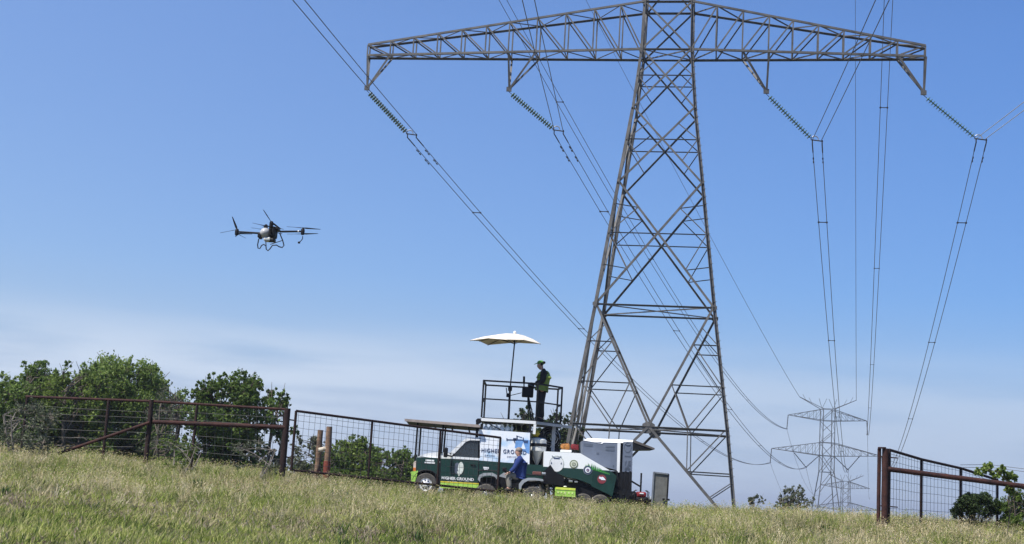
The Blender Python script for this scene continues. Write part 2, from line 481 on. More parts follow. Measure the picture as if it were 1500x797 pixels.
def smooth(a, b, v):
    t = min(1, max(0, (v - a) / (b - a))); return t * t * (3 - 2 * t)
def dens_green(x, y):
    f = 1 - smooth(24, 31, y) * .6
    return 17 * f * (.35 + 1.1 * vnoise(x, y, .38, 1)) if y < 46 else 4
def band(x, y):              # the trodden brownish strip that crosses the meadow on the left
    c = 24.3 - .05 * (x + 8) ; return math.exp(-((y - c) / 1.5) ** 2) * (1 - smooth(-4, 1.5, x)) + .55 * math.exp(-((y - 29.5 ) / 1.2) ** 2) * math.exp(-((x - 1.5) / 1.6) ** 2)
def dens_tall(x, y):
    s = smooth(24, 29, y) * (1 - smooth(40.5, 44, y) * .75)
    s *= .55 + .9 * vnoise(x, y, .7, 2)
    if -8 < x < 1.5 and y > 31: s *= .75
    return 11 * s * (1 - .6 * band(x, y)) if y < 60 else 2.
def dens_dry(x, y):
    s = smooth(22, 30, y) * (.05 + 1.9 * vnoise(x, y, .5, 3) ** 2)
    s += .55 * smooth(-8, -14, x) * smooth(25, 29, y) + .45 * smooth(4, 10, x)
    return 6.2 * s * (1 - smooth(39, 43, y)) if y < 60 else 1.
def dens_brown(x, y):
    return (2 + 26 * band(x, y) + 16 * math.exp(-((x - 1.9) / 2.2) ** 2 - ((y - 33) / 1.6) ** 2) + 4 * vnoise(x, y, .8, 5) ** 3) if y < 38 else 0
def dens_weed(x, y):
    return .5 * max(0, vnoise(x, y, 1.3, 6) - .62) * 3 if y < 42 else 0
def scatter(name, coll, dens, smin, smax, seed):
    x0, x1, y0, y1, st = -24, 26, 12, 78, 1.0
    xs = np.arange(x0, x1, st); ys = np.arange(y0, y1, st); n = len(xs)
    V = [(x, y, gz(x, y)) for y in ys for x in xs]
    Fc = [(j * n + i, j * n + i + 1, (j + 1) * n + i + 1, (j + 1) * n + i) for j in range(len(ys) - 1) for i in range(n - 1)
          if abs(xs[i]) < .44 * ys[j] + 4.5]
    me = bpy.data.meshes.new(name); me.from_pydata(V, [], Fc)
    at_ = me.attributes.new('dens', 'FLOAT', 'POINT')
    at_.data.foreach_set('value', [dens(v[0], v[1]) for v in V])
    o = link(name, me, None); tag(o, kind='stuff')
    ng = bpy.data.node_groups.new(name, 'GeometryNodeTree')
    ng.interface.new_socket('Geometry', in_out='INPUT', socket_type='NodeSocketGeometry')
    ng.interface.new_socket('Geometry', in_out='OUTPUT', socket_type='NodeSocketGeometry')
    gi = N(ng, 'NodeGroupInput'); go = N(ng, 'NodeGroupOutput')
    dp = N(ng, 'GeometryNodeDistributePointsOnFaces', distribute_method='RANDOM'); dp.inputs['Seed'].default_value = seed
    na = N(ng, 'GeometryNodeInputNamedAttribute', data_type='FLOAT'); na.inputs['Name'].default_value = 'dens'
    ci = N(ng, 'GeometryNodeCollectionInfo'); ci.inputs['Collection'].default_value = coll
    ci.inputs['Separate Children'].default_value = True; ci.inputs['Reset Children'].default_value = True
    ip = N(ng, 'GeometryNodeInstanceOnPoints'); ip.inputs['Pick Instance'].default_value = True
    rv = N(ng, 'FunctionNodeRandomValue', data_type='FLOAT_VECTOR')
    rv.inputs[0].default_value = (-.12, -.12, -1.2); rv.inputs[1].default_value = (.12, .12, 1.2)
    rs = N(ng, 'FunctionNodeRandomValue', data_type='FLOAT'); rs.inputs[2].default_value = smin; rs.inputs[3].default_value = smax; rs.inputs['Seed'].default_value = 3
    L(ng, gi.outputs[0], dp.inputs['Mesh']); L(ng, na.outputs[0], dp.inputs['Density'])
    L(ng, dp.outputs['Points'], ip.inputs['Points']); L(ng, ci.outputs[0], ip.inputs['Instance'])
    L(ng, rv.outputs[0], ip.inputs['Rotation']); L(ng, rs.outputs[1], ip.inputs['Scale'])
    L(ng, ip.outputs[0], go.inputs[0])
    md = o.modifiers.new('scatter', 'NODES'); md.node_group = ng
    return o
scatter('short_grass', c_green, dens_green, .75, 1.25, 1)
scatter('tall_grass', c_tall, dens_tall, .45, .85, 2)
scatter('dry_grass', c_dry, dens_dry, .5, .9, 3)
scatter('trodden_grass', c_brown, dens_brown, .8, 1.3, 4)
scatter('broad_leaf_weeds', c_weed, dens_weed, .6, 1.2, 5)

# ------------------------------------------------------------ trees and shrubs
lv_dark = leafmat('dark_foliage', [(.035, .06, .012), (.075, .125, .022), (.12, .19, .035), (.18, .25, .06)], .42)
lv_mid = leafmat('mid_foliage', [(.05, .08, .015), (.10, .155, .028), (.17, .24, .045), (.25, .32, .08)], .45)
lv_pale = leafmat('feathery_foliage', [(.06, .10, .02), (.12, .185, .035), (.19, .27, .06), (.26, .33, .09)], .45)
lv_grey = leafmat('grey_foliage', [(.05, .065, .035), (.09, .11, .06), (.15, .17, .10), (.2, .21, .15)], .3)
lv_hedge = leafmat('hedge_foliage', [(.012, .022, .008), (.025, .045, .014), (.045, .075, .02), (.075, .11, .035)], .25)
def leaves(name, centres, radii, per, size, mat, parent, seed, droop=0., aspect=.55, clump=.42):
    """many small leaf faces gathered in sprays round the given centres"""
    r = np.random.default_rng(seed); P = []
    for c, rd in zip(centres, radii):
        k = max(4, int(per * rd ** 1.4)); ns = max(2, k // 14)
        d = r.normal(size=(ns, 3)); d /= np.linalg.norm(d, axis=1)[:, None]
        sp = np.array(c) + d * (rd * r.uniform(.35, 1, ns) ** .7)[:, None]
        q = sp[r.integers(0, ns, k)] + r.normal(size=(k, 3)) * np.array([1, 1, 1 + droop]) * clump * rd * .38
        P.append(q)
    P = np.concatenate(P); n = len(P)
    a = r.normal(size=(n, 3)); a[:, 2] -= droop * 2; a /= np.linalg.norm(a, axis=1)[:, None]
    b = np.cross(a, r.normal(size=(n, 3))); b /= np.linalg.norm(b, axis=1)[:, None]
    s = size * r.uniform(.6, 1.3, n)[:, None]
    V = np.empty((n, 4, 3)); V[:, 0] = P - a * s * .5; V[:, 1] = P + b * s * aspect * .5; V[:, 2] = P + a * s * .5; V[:, 3] = P - b * s * aspect * .5
    off = wloc(parent); V -= np.array(off)
    me = bpy.data.meshes.new(name)
    me.vertices.add(n * 4); me.vertices.foreach_set('co', V.reshape(-1))
    me.loops.add(n * 4); me.loops.foreach_set('vertex_index', np.arange(n * 4, dtype=np.int32))
    me.polygons.add(n); me.polygons.foreach_set('loop_start', np.arange(0, n * 4, 4, dtype=np.int32)); me.polygons.foreach_set('loop_total', np.full(n, 4, dtype=np.int32))
    me.update(calc_edges=True); me.validate()
    return link(name, me, mat, parent)
def tree(name, label, cat, base, top, halfw, mat, seed, group=None, leaf=.14, per=680, lobes=26, trunks=3, low=.15, droop=0., sparse=0., depth=None, barkm=None, ragged=.35):
    r = random.Random(seed); base = Vector(base)
    t = thing(name, label, cat, base, group)
    H = top - base.z; depth = depth or halfw * .8
    cs, rr = [], []; tw = MB(); trm = MB(); br = MB()
    stems = []
    for k in range(trunks):
        a = r.uniform(0, 6.28); b0 = base + Vector((math.cos(a), math.sin(a), 0)) * .12 * trunks * min(1, halfw)
        mid = b0 + Vector((math.cos(a) * halfw * .25, math.sin(a) * depth * .25, H * .35)); tip = b0 + Vector((math.cos(a) * halfw * .45, math.sin(a) * depth * .45, H * .75))
        r0 = max(.02, H * .022)
        MB().tube([b0 - Vector((0, 0, .3)), b0 + Vector((0, 0, .1)), mid, tip], [r0 * 1.3, r0, r0 * .7, r0 * .3], 7).build('trunk' if cat == 'tree' else 'stem', barkm or bark, t, smooth=True); stems.append((b0, mid, tip))
    for i in range(lobes):
        u = r.uniform(low, 1) if i > 3 else (.93, .86, .9, .8)[i]
        env = 1. if u < .5 else math.cos((u - .5) * math.pi * .92) ** .38
        env = max(.12, env)
        a = r.uniform(0, 6.28); q = r.uniform(.25, .95) ** .6
        c = base + Vector((math.cos(a) * halfw * env * q, math.sin(a) * depth * env * q, H * (u * .93)))
        rd = r.uniform(.55, 1.25) * min(halfw, H * .5) * .30
        if u > .75: rd *= .75
        cs.append(tuple(c)); rr.append(rd)
        b0, mid, tip = r.choice(stems); s0 = mid.lerp(tip, r.uniform(0, 1)) if u > .4 else b0.lerp(mid, r.uniform(.3, 1))
        e = c + (c - s0) * .25
        br.tube([s0, s0.lerp(c, .5) + Vector((0, 0, .06 * H)), c, e], [H * .008, H * .006, H * .004, H * .0015], 5)
        for _ in range(5):
            d = Vector((r.gauss(0, 1), r.gauss(0, 1), r.gauss(.3, .8))).normalized() * rd * 1.25
            br.tube([c, c + d * .5 + Vector((0, 0, .03)), c + d], [H * .0032, H * .002, H * .001], 4)
            if r.random() < ragged: cs.append(tuple(c + d * 1.05)); rr.append(rd * .38)
    br.build('branch', barkm or bark, t, smooth=True)
    leaves('crown', cs, rr, per * (1 - sparse), leaf, mat, t, seed + 50, droop)
    return t
G_L = 'trees behind the left fence'
def ptree(name, label, px, ytop, hw, Y, mat, seed, **kw):
    p = at(px, ytop, Y); base = Vector((p.x, p.y, gz(p.x, p.y)))
    return tree(name, label, 'tree', base, p.z, hw * Y / F, mat, seed, **kw)
ptree('broadleaf_tree', 'dark bushy tree at the left edge of the picture behind the fence', 6, 556, 66, 60, lv_dark, 11, group=G_L, low=.0, lobes=70)
ptree('broadleaf_tree', 'dark green tree with a knobbly crown above the corner post of the left fence', 70, 533, 62, 63, lv_dark, 12, group=G_L, low=.0, lobes=75)
ptree('broadleaf_tree', 'mid green tree between the knobbly dark tree and the tall feathery one', 122, 534, 60, 61, lv_mid, 13, group=G_L, low=.0, lobes=70)
ptree('mesquite_tree', 'tallest tree on the left, feathery and light green', 186, 523, 76, 64, lv_pale, 14, group=G_L, low=.0, lobes=95, leaf=.13, per=900, droop=.5)
ptree('mesquite_tree', 'feathery green tree filling the gap behind the tall feathery one and its left neighbour', 148, 541, 56, 68, lv_pale, 41, group=G_L, low=.0, lobes=80, leaf=.13, per=800, droop=.4)
ptree('mesquite_tree', 'lower feathery green tree at the right shoulder of the tallest tree', 226, 548, 44, 67, lv_pale, 42, group=G_L, low=.0, lobes=60, leaf=.13, per=800, droop=.5)
ptree('broadleaf_tree', 'green tree in the gap between the picture edge tree and the knobbly one', 36, 556, 52, 67, lv_mid, 43, group=G_L, low=.0, lobes=60)
ptree('mesquite_tree', 'sparse twiggy grey green tree at the right end of the left tree row', 246, 562, 32, 58, lv_grey, 15, group=G_L, low=.0, lobes=34, leaf=.09, per=520, sparse=.35, droop=.3)
ptree('oak_tree', 'ragged dark oak standing alone behind the middle of the pipe fence', 338, 546, 64, 56, lv_dark, 16, low=.02, lobes=80, leaf=.15, per=640, ragged=.8)
ptree('oak_tree', 'leaning dark oak limbs reaching towards the thick fence post', 398, 562, 36, 57, lv_dark, 17, low=.04, lobes=34, leaf=.15, per=520, ragged=.8)
def pshrub(name, label, px, ytop, hw, Y, mat, seed, cat='shrub', **kw):
    p = at(px, ytop, Y); base = Vector((p.x, p.y, gz(p.x, p.y)))
    a = dict(low=.0, lobes=26, leaf=.09, per=1000, trunks=4); a.update(kw)
    return tree(name, label, cat, base, p.z, hw * Y / F, mat, seed, **a)
pshrub('shrub', 'grey green half dead shrub in front of the left corner post', 46, 588, 44, 35.2, lv_grey, 21, sparse=.3, leaf=.06, per=2000, lobes=24, barkm=deadwood, ragged=.8)
pshrub('shrub', 'low tangle of grey weeds at the foot of the fence below the lone oak', 372, 640, 36, 35.6, lv_grey, 22, sparse=.3, leaf=.05, per=2000, lobes=12, barkm=deadwood)
pshrub('shrub', 'low weedy clump right of the thick post that carries the slanting brace', 262, 640, 40, 35.4, lv_mid, 32, sparse=.3, leaf=.05, per=2200, lobes=14, barkm=deadwood)
pshrub('shrub', 'thin leafy shrub between the big gate post and the wooden posts', 452, 634, 26, 40, lv_grey, 23, sparse=.0, leaf=.06, per=2200, lobes=34)
pshrub('shrub', 'round green bush seen through the gate right of the wooden posts', 522, 642, 46, 56, lv_mid, 24, leaf=.11, per=1100, lobes=95)
pshrub('shrub', 'dark low bush seen through the gate just left of the lime bumper', 574, 659, 46, 54, lv_dark, 25, leaf=.11, per=1100, lobes=95)
pshrub('shrub', 'small dark shrub low between the wooden posts and the round bush', 488, 660, 30, 52, lv_dark, 26, leaf=.1, per=1100, lobes=60)
ptree('oak_tree', 'dark crown rising behind the platform at the foot of the parasol pole', 764, 596, 40, 80, lv_hedge, 27, leaf=.17, per=520, lobes=60)
ptree('oak_tree', 'dark crown behind the orange bag between platform and pylon leg', 822, 600, 44, 78, lv_hedge, 28, leaf=.17, per=520, lobes=60, ragged=.6)
pshrub('sapling', 'pale wispy sapling on the crest left of the distant pylon', 1160, 712, 26, 62, lv_grey, 29, cat='sapling', leaf=.10, per=1100, lobes=30, sparse=.1, low=.0, trunks=3)
pshrub('sapling', 'small pale sapling on the crest right of the near pylon foot', 1108, 722, 15, 60, lv_grey, 30, cat='sapling', leaf=.09, per=1000, lobes=20, sparse=.1, low=.0, trunks=2)
pshrub('weed_clump', 'low dark weeds along the gate bottom just right of the wooden posts', 497, 687, 26, 46, lv_dark, 51, cat='weeds', group='low weeds behind the open gate', leaf=.07, per=2600, lobes=40, trunks=6)
pshrub('weed_clump', 'low dark weeds along the gate bottom below the round bush', 545, 692, 30, 46, lv_dark, 52, cat='weeds', group='low weeds behind the open gate', leaf=.07, per=2600, lobes=44, trunks=6)
pshrub('weed_clump', 'low dark weeds along the gate bottom next to the lime bumper', 590, 697, 26, 46.5, lv_dark, 53, cat='weeds', group='low weeds behind the open gate', leaf=.07, per=2600, lobes=40, trunks=6)
pshrub('weed_clump', 'low green weeds at the gate hinge left of the wooden posts', 444, 676, 24, 44, lv_mid, 54, cat='weeds', group='low weeds behind the open gate', leaf=.07, per=2600, lobes=36, trunks=6)
def hedge():
    b = at(1430, 760, 35.8); b.z = gz(b.x, b.y)
    t = thing('clipped_bush', 'dense dark round topped bush behind the right gate', 'bush', b)
    cs, rr = [], []; r = random.Random(5); br = MB()
    for i in range(60):
        ux = r.uniform(-1, 1); p = at(1431 + 31 * ux, 757 - r.uniform(0, 1) ** .6 * 31 * math.sqrt(max(.1, 1 - ux * ux * .85)), 35.8 + r.uniform(-.5, .5)); cs.append(tuple(p)); rr.append(.13)
        br.tube([b + Vector((r.uniform(-.2, .2), 0, -.2)), p], [.012, .004], 4)
    br.build('stem', bark, t); leaves('foliage', cs, rr, 5200, .05, lv_hedge, t, 91)
hedge()
pshrub('shrub', 'tall loose green bush in the right corner beyond the thick rail', 1496, 712, 28, 35.6, lv_dark, 33, leaf=.05, per=3600, lobes=60, low=.0)
def vine():
    b = at(1472, 745, 33.3); b.z = gz(b.x, b.y)
    t = thing('climbing_vine', 'leafy vine climbing over the thick rail at the right edge', 'vine', b)
    r = random.Random(3); cs, rr = [], []; st = MB()
    pts = [(1436, 688), (1444, 683), (1452, 687), (1458, 692), (1466, 690), (1472, 696), (1478, 702), (1484, 697), (1480, 712), (1484, 722), (1486, 730), (1477, 716)]
    for x, y in pts:
        for _ in range(3):
            p = at(x + r.uniform(-5, 5), y + r.uniform(-4, 4), 33.15 + r.uniform(-.15, .2)); cs.append(tuple(p)); rr.append(.09)
    st.tube([b - Vector((0, 0, .2)), at(1483, 728, 33.3), at(1478, 708, 33.2), at(1462, 691, 33.1), at(1438, 686, 33.1)], [.012, .012, .01, .008, .004], 6)
    st.tube([at(1483, 722, 33.3), at(1488, 700, 33.3), at(1482, 690, 33.2)], [.008, .007, .003], 6)
    st.build('stem', bark, t, smooth=True); leaves('foliage', cs, rr, 1500, .085, lv_mid, t, 92, aspect=.8)
vine()

# ------------------------------------------------------------ near transmission tower
PSI = .171
TU = Vector((math.cos(PSI), -math.sin(PSI), 0)); TN = Vector((math.sin(PSI), math.cos(PSI), 0)); TC = Vector((8.14, 75, 0)); KD = .70
TB = gz(8, 75)
lv = [(TB - .2, 4.66), (3.86, 4.07), (10.40, 3.16), (17.35, 2.28), (21.75, 1.70), (25.22, 1.385), (28.05, 1.33), (31.5, 1.25), (36., .95)]
def hwid(z): return float(np.interp(z, [l[0] for l in lv], [l[1] for l in lv]))
def TP(s, d, z): return TC + TU * s + TN * d + Vector((0, 0, z))
tower = thing('transmission_tower', 'tall rust brown lattice pylon with a long double cross arm, nearest of the three', 'pylon', TP(0, 0, TB))
def member(a, b, w, name='brace', parent=tower, mat=steel, upv=(0, 0, 1), fx=1, fy=1):
    return MB().angle(a, b, w, None, upv, fx, fy).build(name, mat, parent)
for sx in (-1, 1):
    for sy in (-1, 1):
        for (z0, w0), (z1, w1) in zip(lv[:-1], lv[1:]):
            a, b = TP(sx * w0, sy * w0 * KD, z0), TP(sx * w1, sy * w1 * KD, z1)
            MB().angle(a, b, .24 if z0 < 20 else .2, .03, TN, -sx, sy).build('tower_leg', steel, tower)
def face(f, z, u):
    """point on tower face f (0 front, 1 back, 2 left, 3 right) at height z, u in -1..1 across"""
    w = hwid(z)
    if f == 0: return TP(u * w, -w * KD, z)
    if f == 1: return TP(u * w, w * KD, z)
    if f == 2: return TP(-w, u * w * KD, z)
    return TP(w, u * w * KD, z)
def lattice(a, b, w, name, lip):
    """angle in a face across the view; lip = its ledge sits on the upper edge and juts towards the camera side"""
    d = (b - a).normalized(); x = d.cross(TN)
    member(a, b, w, name, upv=TN, fx=(-1 if x.z > 0 else 1) if lip else (1 if x.z > 0 else -1), fy=-1 if lip else 1)
def fm(f, z0, u0, z1, u1, w=.11, name='brace'):
    off = (TN * -.03, TN * .03, TU * -.03, TU * .03)[f]
    a, b = face(f, z0, u0) + off, face(f, z1, u1) + off
    if f < 2: lattice(a, b, w, name, f == 1 or abs(z0 - z1) < .3)
    else: member(a, b, w, name, upv=TU, fx=1, fy=(-1, 1, -1, 1)[f])
zg, zA, zB, z1, z2, zC, zD = TB, 3.86, 10.40, 17.35, 21.75, 25.22, 28.05
for f in range(4):
    # foot panel: K from the middle of the lower girt to the feet
    fm(f, zA, -1, zA, 1, .14, 'girt'); fm(f, zB, -1, zB, 1, .12, 'girt')
    for s in (-1, 1):
        fm(f, zA, 0, zg - .1, s * .98, .16)                 # main diagonal
        zk = 1.65; uk = s * .98 * (zA - zk) / (zA - zg) * hwid(zg) / hwid(zk)
        fm(f, zk, uk, zk - .02, s, .08); fm(f, zk, uk, zA, s * .98, .08); fm(f, zk, uk, zA, s * .5, .07)
        zk2 = .35; uk2 = s * (zA - zk2) / (zA - zg) * hwid(zg) / hwid(zk2) * .98
        fm(f, zk2, uk2, zk - .5, s, .07)
        # inverted V from the girt middle up to the legs at the upper girt, with redundants
        fm(f, zA, 0, zB, s, .15)
        def on(z): return s * (z - zA) / (zB - zA) * hwid(zB) / hwid(z)
        zs = [6.15, 8.35]
        fm(f, zs[0], on(zs[0]), zs[0], s, .075); fm(f, zs[1], on(zs[1]), zs[1], s, .075)
        fm(f, zs[0], on(zs[0]), zA, s * .5, .075); fm(f, zs[0], s, zA, s * .5, .075)
        fm(f, zs[1], on(zs[1]), zs[0], s, .07); fm(f, zs[1] + .9, on(zs[1] + .9), zs[1], s, .06)
        # big X panel
        fm(f, zB, -s, z1, s, .14); fm(f, z1, -s, z2, s, .12); fm(f, z2, -s, zC, s, .11); fm(f, zC, -s, zD, s, .11); fm(f, zD, -s, 31.5, s, .11); fm(f, 31.5, -s, 36, s, .10)
        def cross(za, zb):
            wa, wb = hwid(za), hwid(zb); return za + (zb - za) * wa / (wa + wb)
        for za, zb in ((zB, z1), (z1, z2), (z2, zC)):
            zx = cross(za, zb)
            fm(f, zx, 0, zx, s, .07)
            for q in (.5,):
                zlo = za + (zx - za) * q; ulo = s * (1 - q) * (hwid(za) / hwid(zlo)); zhi = zb + (zx - zb) * q; uhi = s * (1 - q) * hwid(zb) / hwid(zhi)
                fm(f, zlo, ulo, zx, s, .065); fm(f, zhi, uhi, zx, s, .065)
                if za == zB: fm(f, zlo, ulo, zlo + .2, s, .06); fm(f, zhi, uhi, zhi + .2, s, .06)
    fm(f, zC, -1, zC, 1, .12, 'girt'); fm(f, zD, -1, zD, 1, .14, 'girt'); fm(f, 31.5, -1, 31.5, 1, .12, 'girt')
for z in (zA, zB, zC):      # plan bracing
    member(face(0, z, -1), face(1, z, 1), .08, 'plan_brace'); member(face(0, z, 1), face(1, z, -1), .08, 'plan_brace')
for f in (0, 1):            # gusset plates
    for z, u in ((zA, 0), (zC, -1), (zC, 1), (zD, -1), (zD, 1), (zB, -1), (zB, 1)):
        p = face(f, z, u); s_ = .55 if u == 0 and z == zA else .3
        MB().prism([p + TU * a * s_ + Vector((0, 0, b * s_)) + TN * (-.045 if f == 0 else .045) for a, b in ((-.6, -.25), (-.2, -.6), (.2, -.6), (.6, -.25), (.6, .25), (.2, .5), (-.2, .5), (-.6, .25))], TN * .015).build('gusset_plate', steel, tower)
bolt = MB().bar((0, 0, 0), (.17, 0, 0), .022).mesh('step_bolt')
for i in range(60):
    z = 1.5 + i * .42; o = link('step_bolt', bolt, steel, tower); o.location = TP(hwid(z) + .03, -hwid(z) * KD, z) - wloc(tower); o.rotation_euler = (0, 0, -PSI)
# cross arm: two box girders tapering to the tips
def arm(side, stations, tip_low, tip_top):
    s_tip = stations[0]; s_body = side * hwid(zC)
    def k(s): return (s - s_tip) / (s_body - s_tip)
    def node(s, d, top):
        q = k(s); dd = d * (.24 + (hwid(zC) * KD - .24) * q)
        z = (tip_top + (zD - tip_top) * q) if top else (tip_low + (zC - tip_low) * q)
        return TP(s, dd, z)
    st = stations + [s_body]
    for d in (-1, 1):
        for a, b in zip(st[:-1], st[1:]):
            lattice(node(a, d, 0), node(b, d, 0), .15, 'arm_chord', d > 0); lattice(node(a, d, 1), node(b, d, 1), .14, 'arm_chord', d > 0)
        for i, s in enumerate(st[:-1]):
            member(node(s, d, 0), node(s, d, 1), .09, 'arm_post', upv=TN); lattice(node(s, d, 1), node(st[i + 1], d, 0), .09, 'arm_diagonal', d > 0)
    for i, s in enumerate(st[:-1]):
        member(node(s, -1, 0), node(s, 1, 0), .08, 'arm_strut'); member(node(s, -1, 1), node(s, 1, 1), .08, 'arm_strut')
        d = 1 if i % 2 else -1
        member(node(s, d, 0), node(st[i + 1], -d, 0), .075, 'arm_lacing'); member(node(s, d, 1), node(st[i + 1], -d, 1), .075, 'arm_lacing')
    return node
stL = [-17.65, -16.25, -14.85, -13.4, -11.95, -10.5, -9.13, -7.5, -5.85, -4.2, -2.7]
stR = [14.22, 12.72, 11.25, 9.8, 8.4, 7.0, 5.68, 4.22, 2.75]
nL = arm(-1, stL, 25.02, 25.68); nR = arm(1, stR, 25.1, 25.72)
for nd, so_, si in ((nL, -17.65, -16.25), (nL, -9.13, -7.5), (nR, 14.22, 12.72), (nR, 5.68, 4.22)):
    tip = TP(so_ + (.06 if so_ < 0 else -.06), 0, 23.1)
    for d in (-1, 1):
        MB().angle(nd(so_, d, 0), tip, .14, .02, TN).build('hanger_bar', steel, tower); MB().angle(nd(si, d, 0), tip, .14, .02, TN).build('hanger_bar', steel, tower)
    MB().box(tip, (.3, .12, .26)).build('hanger_plate', steel, tower)
    member(nd(so_, -1, 0) + Vector((0, 0, -.05)), nd(so_, 1, 0) + Vector((0, 0, -.05)), .16, 'arm_strut'); member(nd(so_, -1, 1), nd(si, -1, 0), .1, 'arm_diagonal')

# insulator strings of the near tower, pulled sideways by the bend in the line
disc = MB().lathe((0, 0, 0), [(.03, -.07), (.04, -.05), (.06, -.025), (.165, -.012), (.17, .008), (.06, .03), (.03, .06), (.03, .07)], 12).mesh('glass_disc', smooth=True)
GI = 'glass insulator strings on the near pylon'
ins_lab = ['green glass insulator string under the left tip of the near pylon cross arm', 'green glass insulator string on the inner left hanger of the near pylon', 'dark glass insulator string on the inner right hanger of the near pylon', 'glass insulator string under the right tip of the near pylon cross arm']
hang = [TP(-17.59, 0, 22.95), TP(-9.07, 0, 22.95), TP(5.62, 0, 22.95), TP(14.16, 0, 22.95)]
clampS = [(-14.92, 20.35), (-6.29, 20.7), (8.22, 20.33), (16.95, 20.53)]
clamps = [TP(s, 0, z) for s, z in clampS]
ZTRACK = Vector((0, 0, 1))
for lab, h, c in zip(ins_lab, hang, clamps):
    t = thing('insulator_string', lab, 'insulator', h, GI)
    d = (c - h); n = 19; q = d.normalized().to_track_quat('Z', 'Y')
    MB().tube([h, h + d * .98], .018, 6).build('core_rod', iron, t)
    for i in range(n):
        o = link('glass_disc', disc, glass_disc, t); o.location = d * (.09 + .84 * i / (n - 1)); o.rotation_euler = q.to_euler()
    e = c
    sh = MB(); ring = []
    for k in range(10): a = -.4 + k * .42; ring.append(e + TU * (.20 * math.cos(a) + .12) + Vector((0, 0, .2 * math.sin(a) + .02)))
    sh.tube(ring, .028, 6); sh.build('corona_ring', grey_metal, t, smooth=True)
    MB().bar(e + TU * -.05, e + TU * .58 + Vector((0, 0, -.08)), .07, .05).build('yoke_plate', iron, t)
    for k in (0, .53):
        MB().tube([e + TU * k + Vector((0, 0, 0)), e + TU * k + Vector((0, 0, -.22))], .035, 6).build('clamp', iron, t)

# distant towers (same line, farther down the valley)
def far_tower(label, c, Y, sc, wid):
    """c = picture x of the axis at distance Y; heights in metres from the lower arm"""
    b = at(c, 668, Y); base = Vector((b.x, Y, gz(b.x, Y)))
    t = thing('transmission_tower', label, 'pylon', base)
    za = b.z                                        # lower chord of the lower arm
    yaw = -.03
    U = Vector((math.cos(yaw), -math.sin(yaw), 0)); Nn = Vector((math.sin(yaw), math.cos(yaw), 0))
    def P(s, d, z): return Vector((b.x, Y, za)) + U * s + Nn * d + Vector((0, 0, z))
    ms = []
    def m(a, b_, w, name='brace'): MB().angle(a, b_, w * wid).build(name, steel_far, t)
    H0 = base.z - za; hw = 1.78; wst = -4.7
    zt = 13.6
    for sx in (-1, 1):
        for sy in (-1, 1):
            m(P(sx * 4.6, sy * 4.6, H0), P(sx * hw, sy * hw, wst), .3, 'tower_leg'); m(P(sx * hw, sy * hw, wst), P(sx * hw * .95, sy * hw * .95, zt), .26, 'tower_leg')
    def w_at(z): return hw if z > wst else hw + (4.6 - hw) * (wst - z) / (wst - H0)
    zz = [H0, H0 + (wst - H0) * .42, H0 + (wst - H0) * .72, wst, -.0, 3.8, 7., 10.2, zt]
    for sy in (-1, 1):
        for i in range(len(zz) - 1):
            a, b_ = zz[i], zz[i + 1]
            for s in ((-1, 1) if i == 3 else (1,) if sy > 0 and i > 3 and i % 2 == 0 else (-1,)): m(P(s * w_at(a), sy * w_at(a), a), P(-s * w_at(b_), sy * w_at(b_), b_), .17)
        for z in (wst, 0, 3.8, 10.2, zt): m(P(-hw, sy * hw, z), P(hw, sy * hw, z), .2, 'girt')
    for sx in (-1, 1):
        for i in range(3, len(zz) - 1): m(P(sx * hw, -hw, zz[i]), P(sx * hw, hw, zz[i + 1]), .12)
    tips = {}
    for nm, z0, z1, ln, tipz, n in (('low', 0, 3.8, 16.2, 1.2, 7), ('up', 10.2, 13.4, 11.6, 11.2, 5)):
        for s in (-1, 1):
            tp = P(s * ln, 0, tipz if s < 0 else tipz - .35); tips[(nm, s)] = tp
            pr = [P(s * hw, d * hw, z) for d in (-1, 1) for z in (z0, z1)]
            for k, q in enumerate(pr): m(q, tp, .22 if k % 2 else .2, 'arm_chord')
            for d in (0, 1):
                lo, hi = pr[d * 2], pr[d * 2 + 1]; prev = hi
                for k in range(1, n):
                    a_, b_ = lo.lerp(tp, k / n), hi.lerp(tp, k / n); m(a_, b_, .11); m(prev, a_, .1); prev = b_
    for s in (-1, 1):       # V horns that carry the shield wires
        a = P(s * hw * .95, 0, zt); e = P(s * 8.4, 0, zt + 3.1); tips[('horn', s)] = e
        for d in (-1, 1): m(P(s * hw * .95, d * hw * .9, zt), e, .2, 'horn')
        m(a, P(s * .3, 0, zt + 3.0), .13, 'horn'); m(a, P(s * 2.6, 0, zt + 3.), .13, 'horn')
        for k in (.45, .72): q = a.lerp(e, k); m(q, q + U * s * .9 + Vector((0, 0, 1.7)), .1, 'horn')
        # V hanger for the inner phase
        c_ = P(s * 6.0 if s < 0 else 6.3, 0, -3.6); tips[('v', s)] = c_
    return t, tips, P
def far_insulator(a, b, label, w):
    n = 9; mb = MB(); path = [a.lerp(b, i / (2 * n)) for i in range(2 * n + 1)]
    mb.tube(path, [w * (1.6 if i % 2 else .7) for i in range(2 * n + 1)], 6)
    single(mb, 'insulator_string', iron, label, 'insulator', 'insulators on the distant pylons', base=a)
t2, T2, P2 = far_tower('distant grey lattice pylon with two cross arms and V horns, middle one of the three', 1211, 400, 1, 1.0)
t3, T3, P3 = far_tower('farthest and smallest pylon, half hidden behind the legs of the distant one', 1239.5, 650, 1, 1.25)
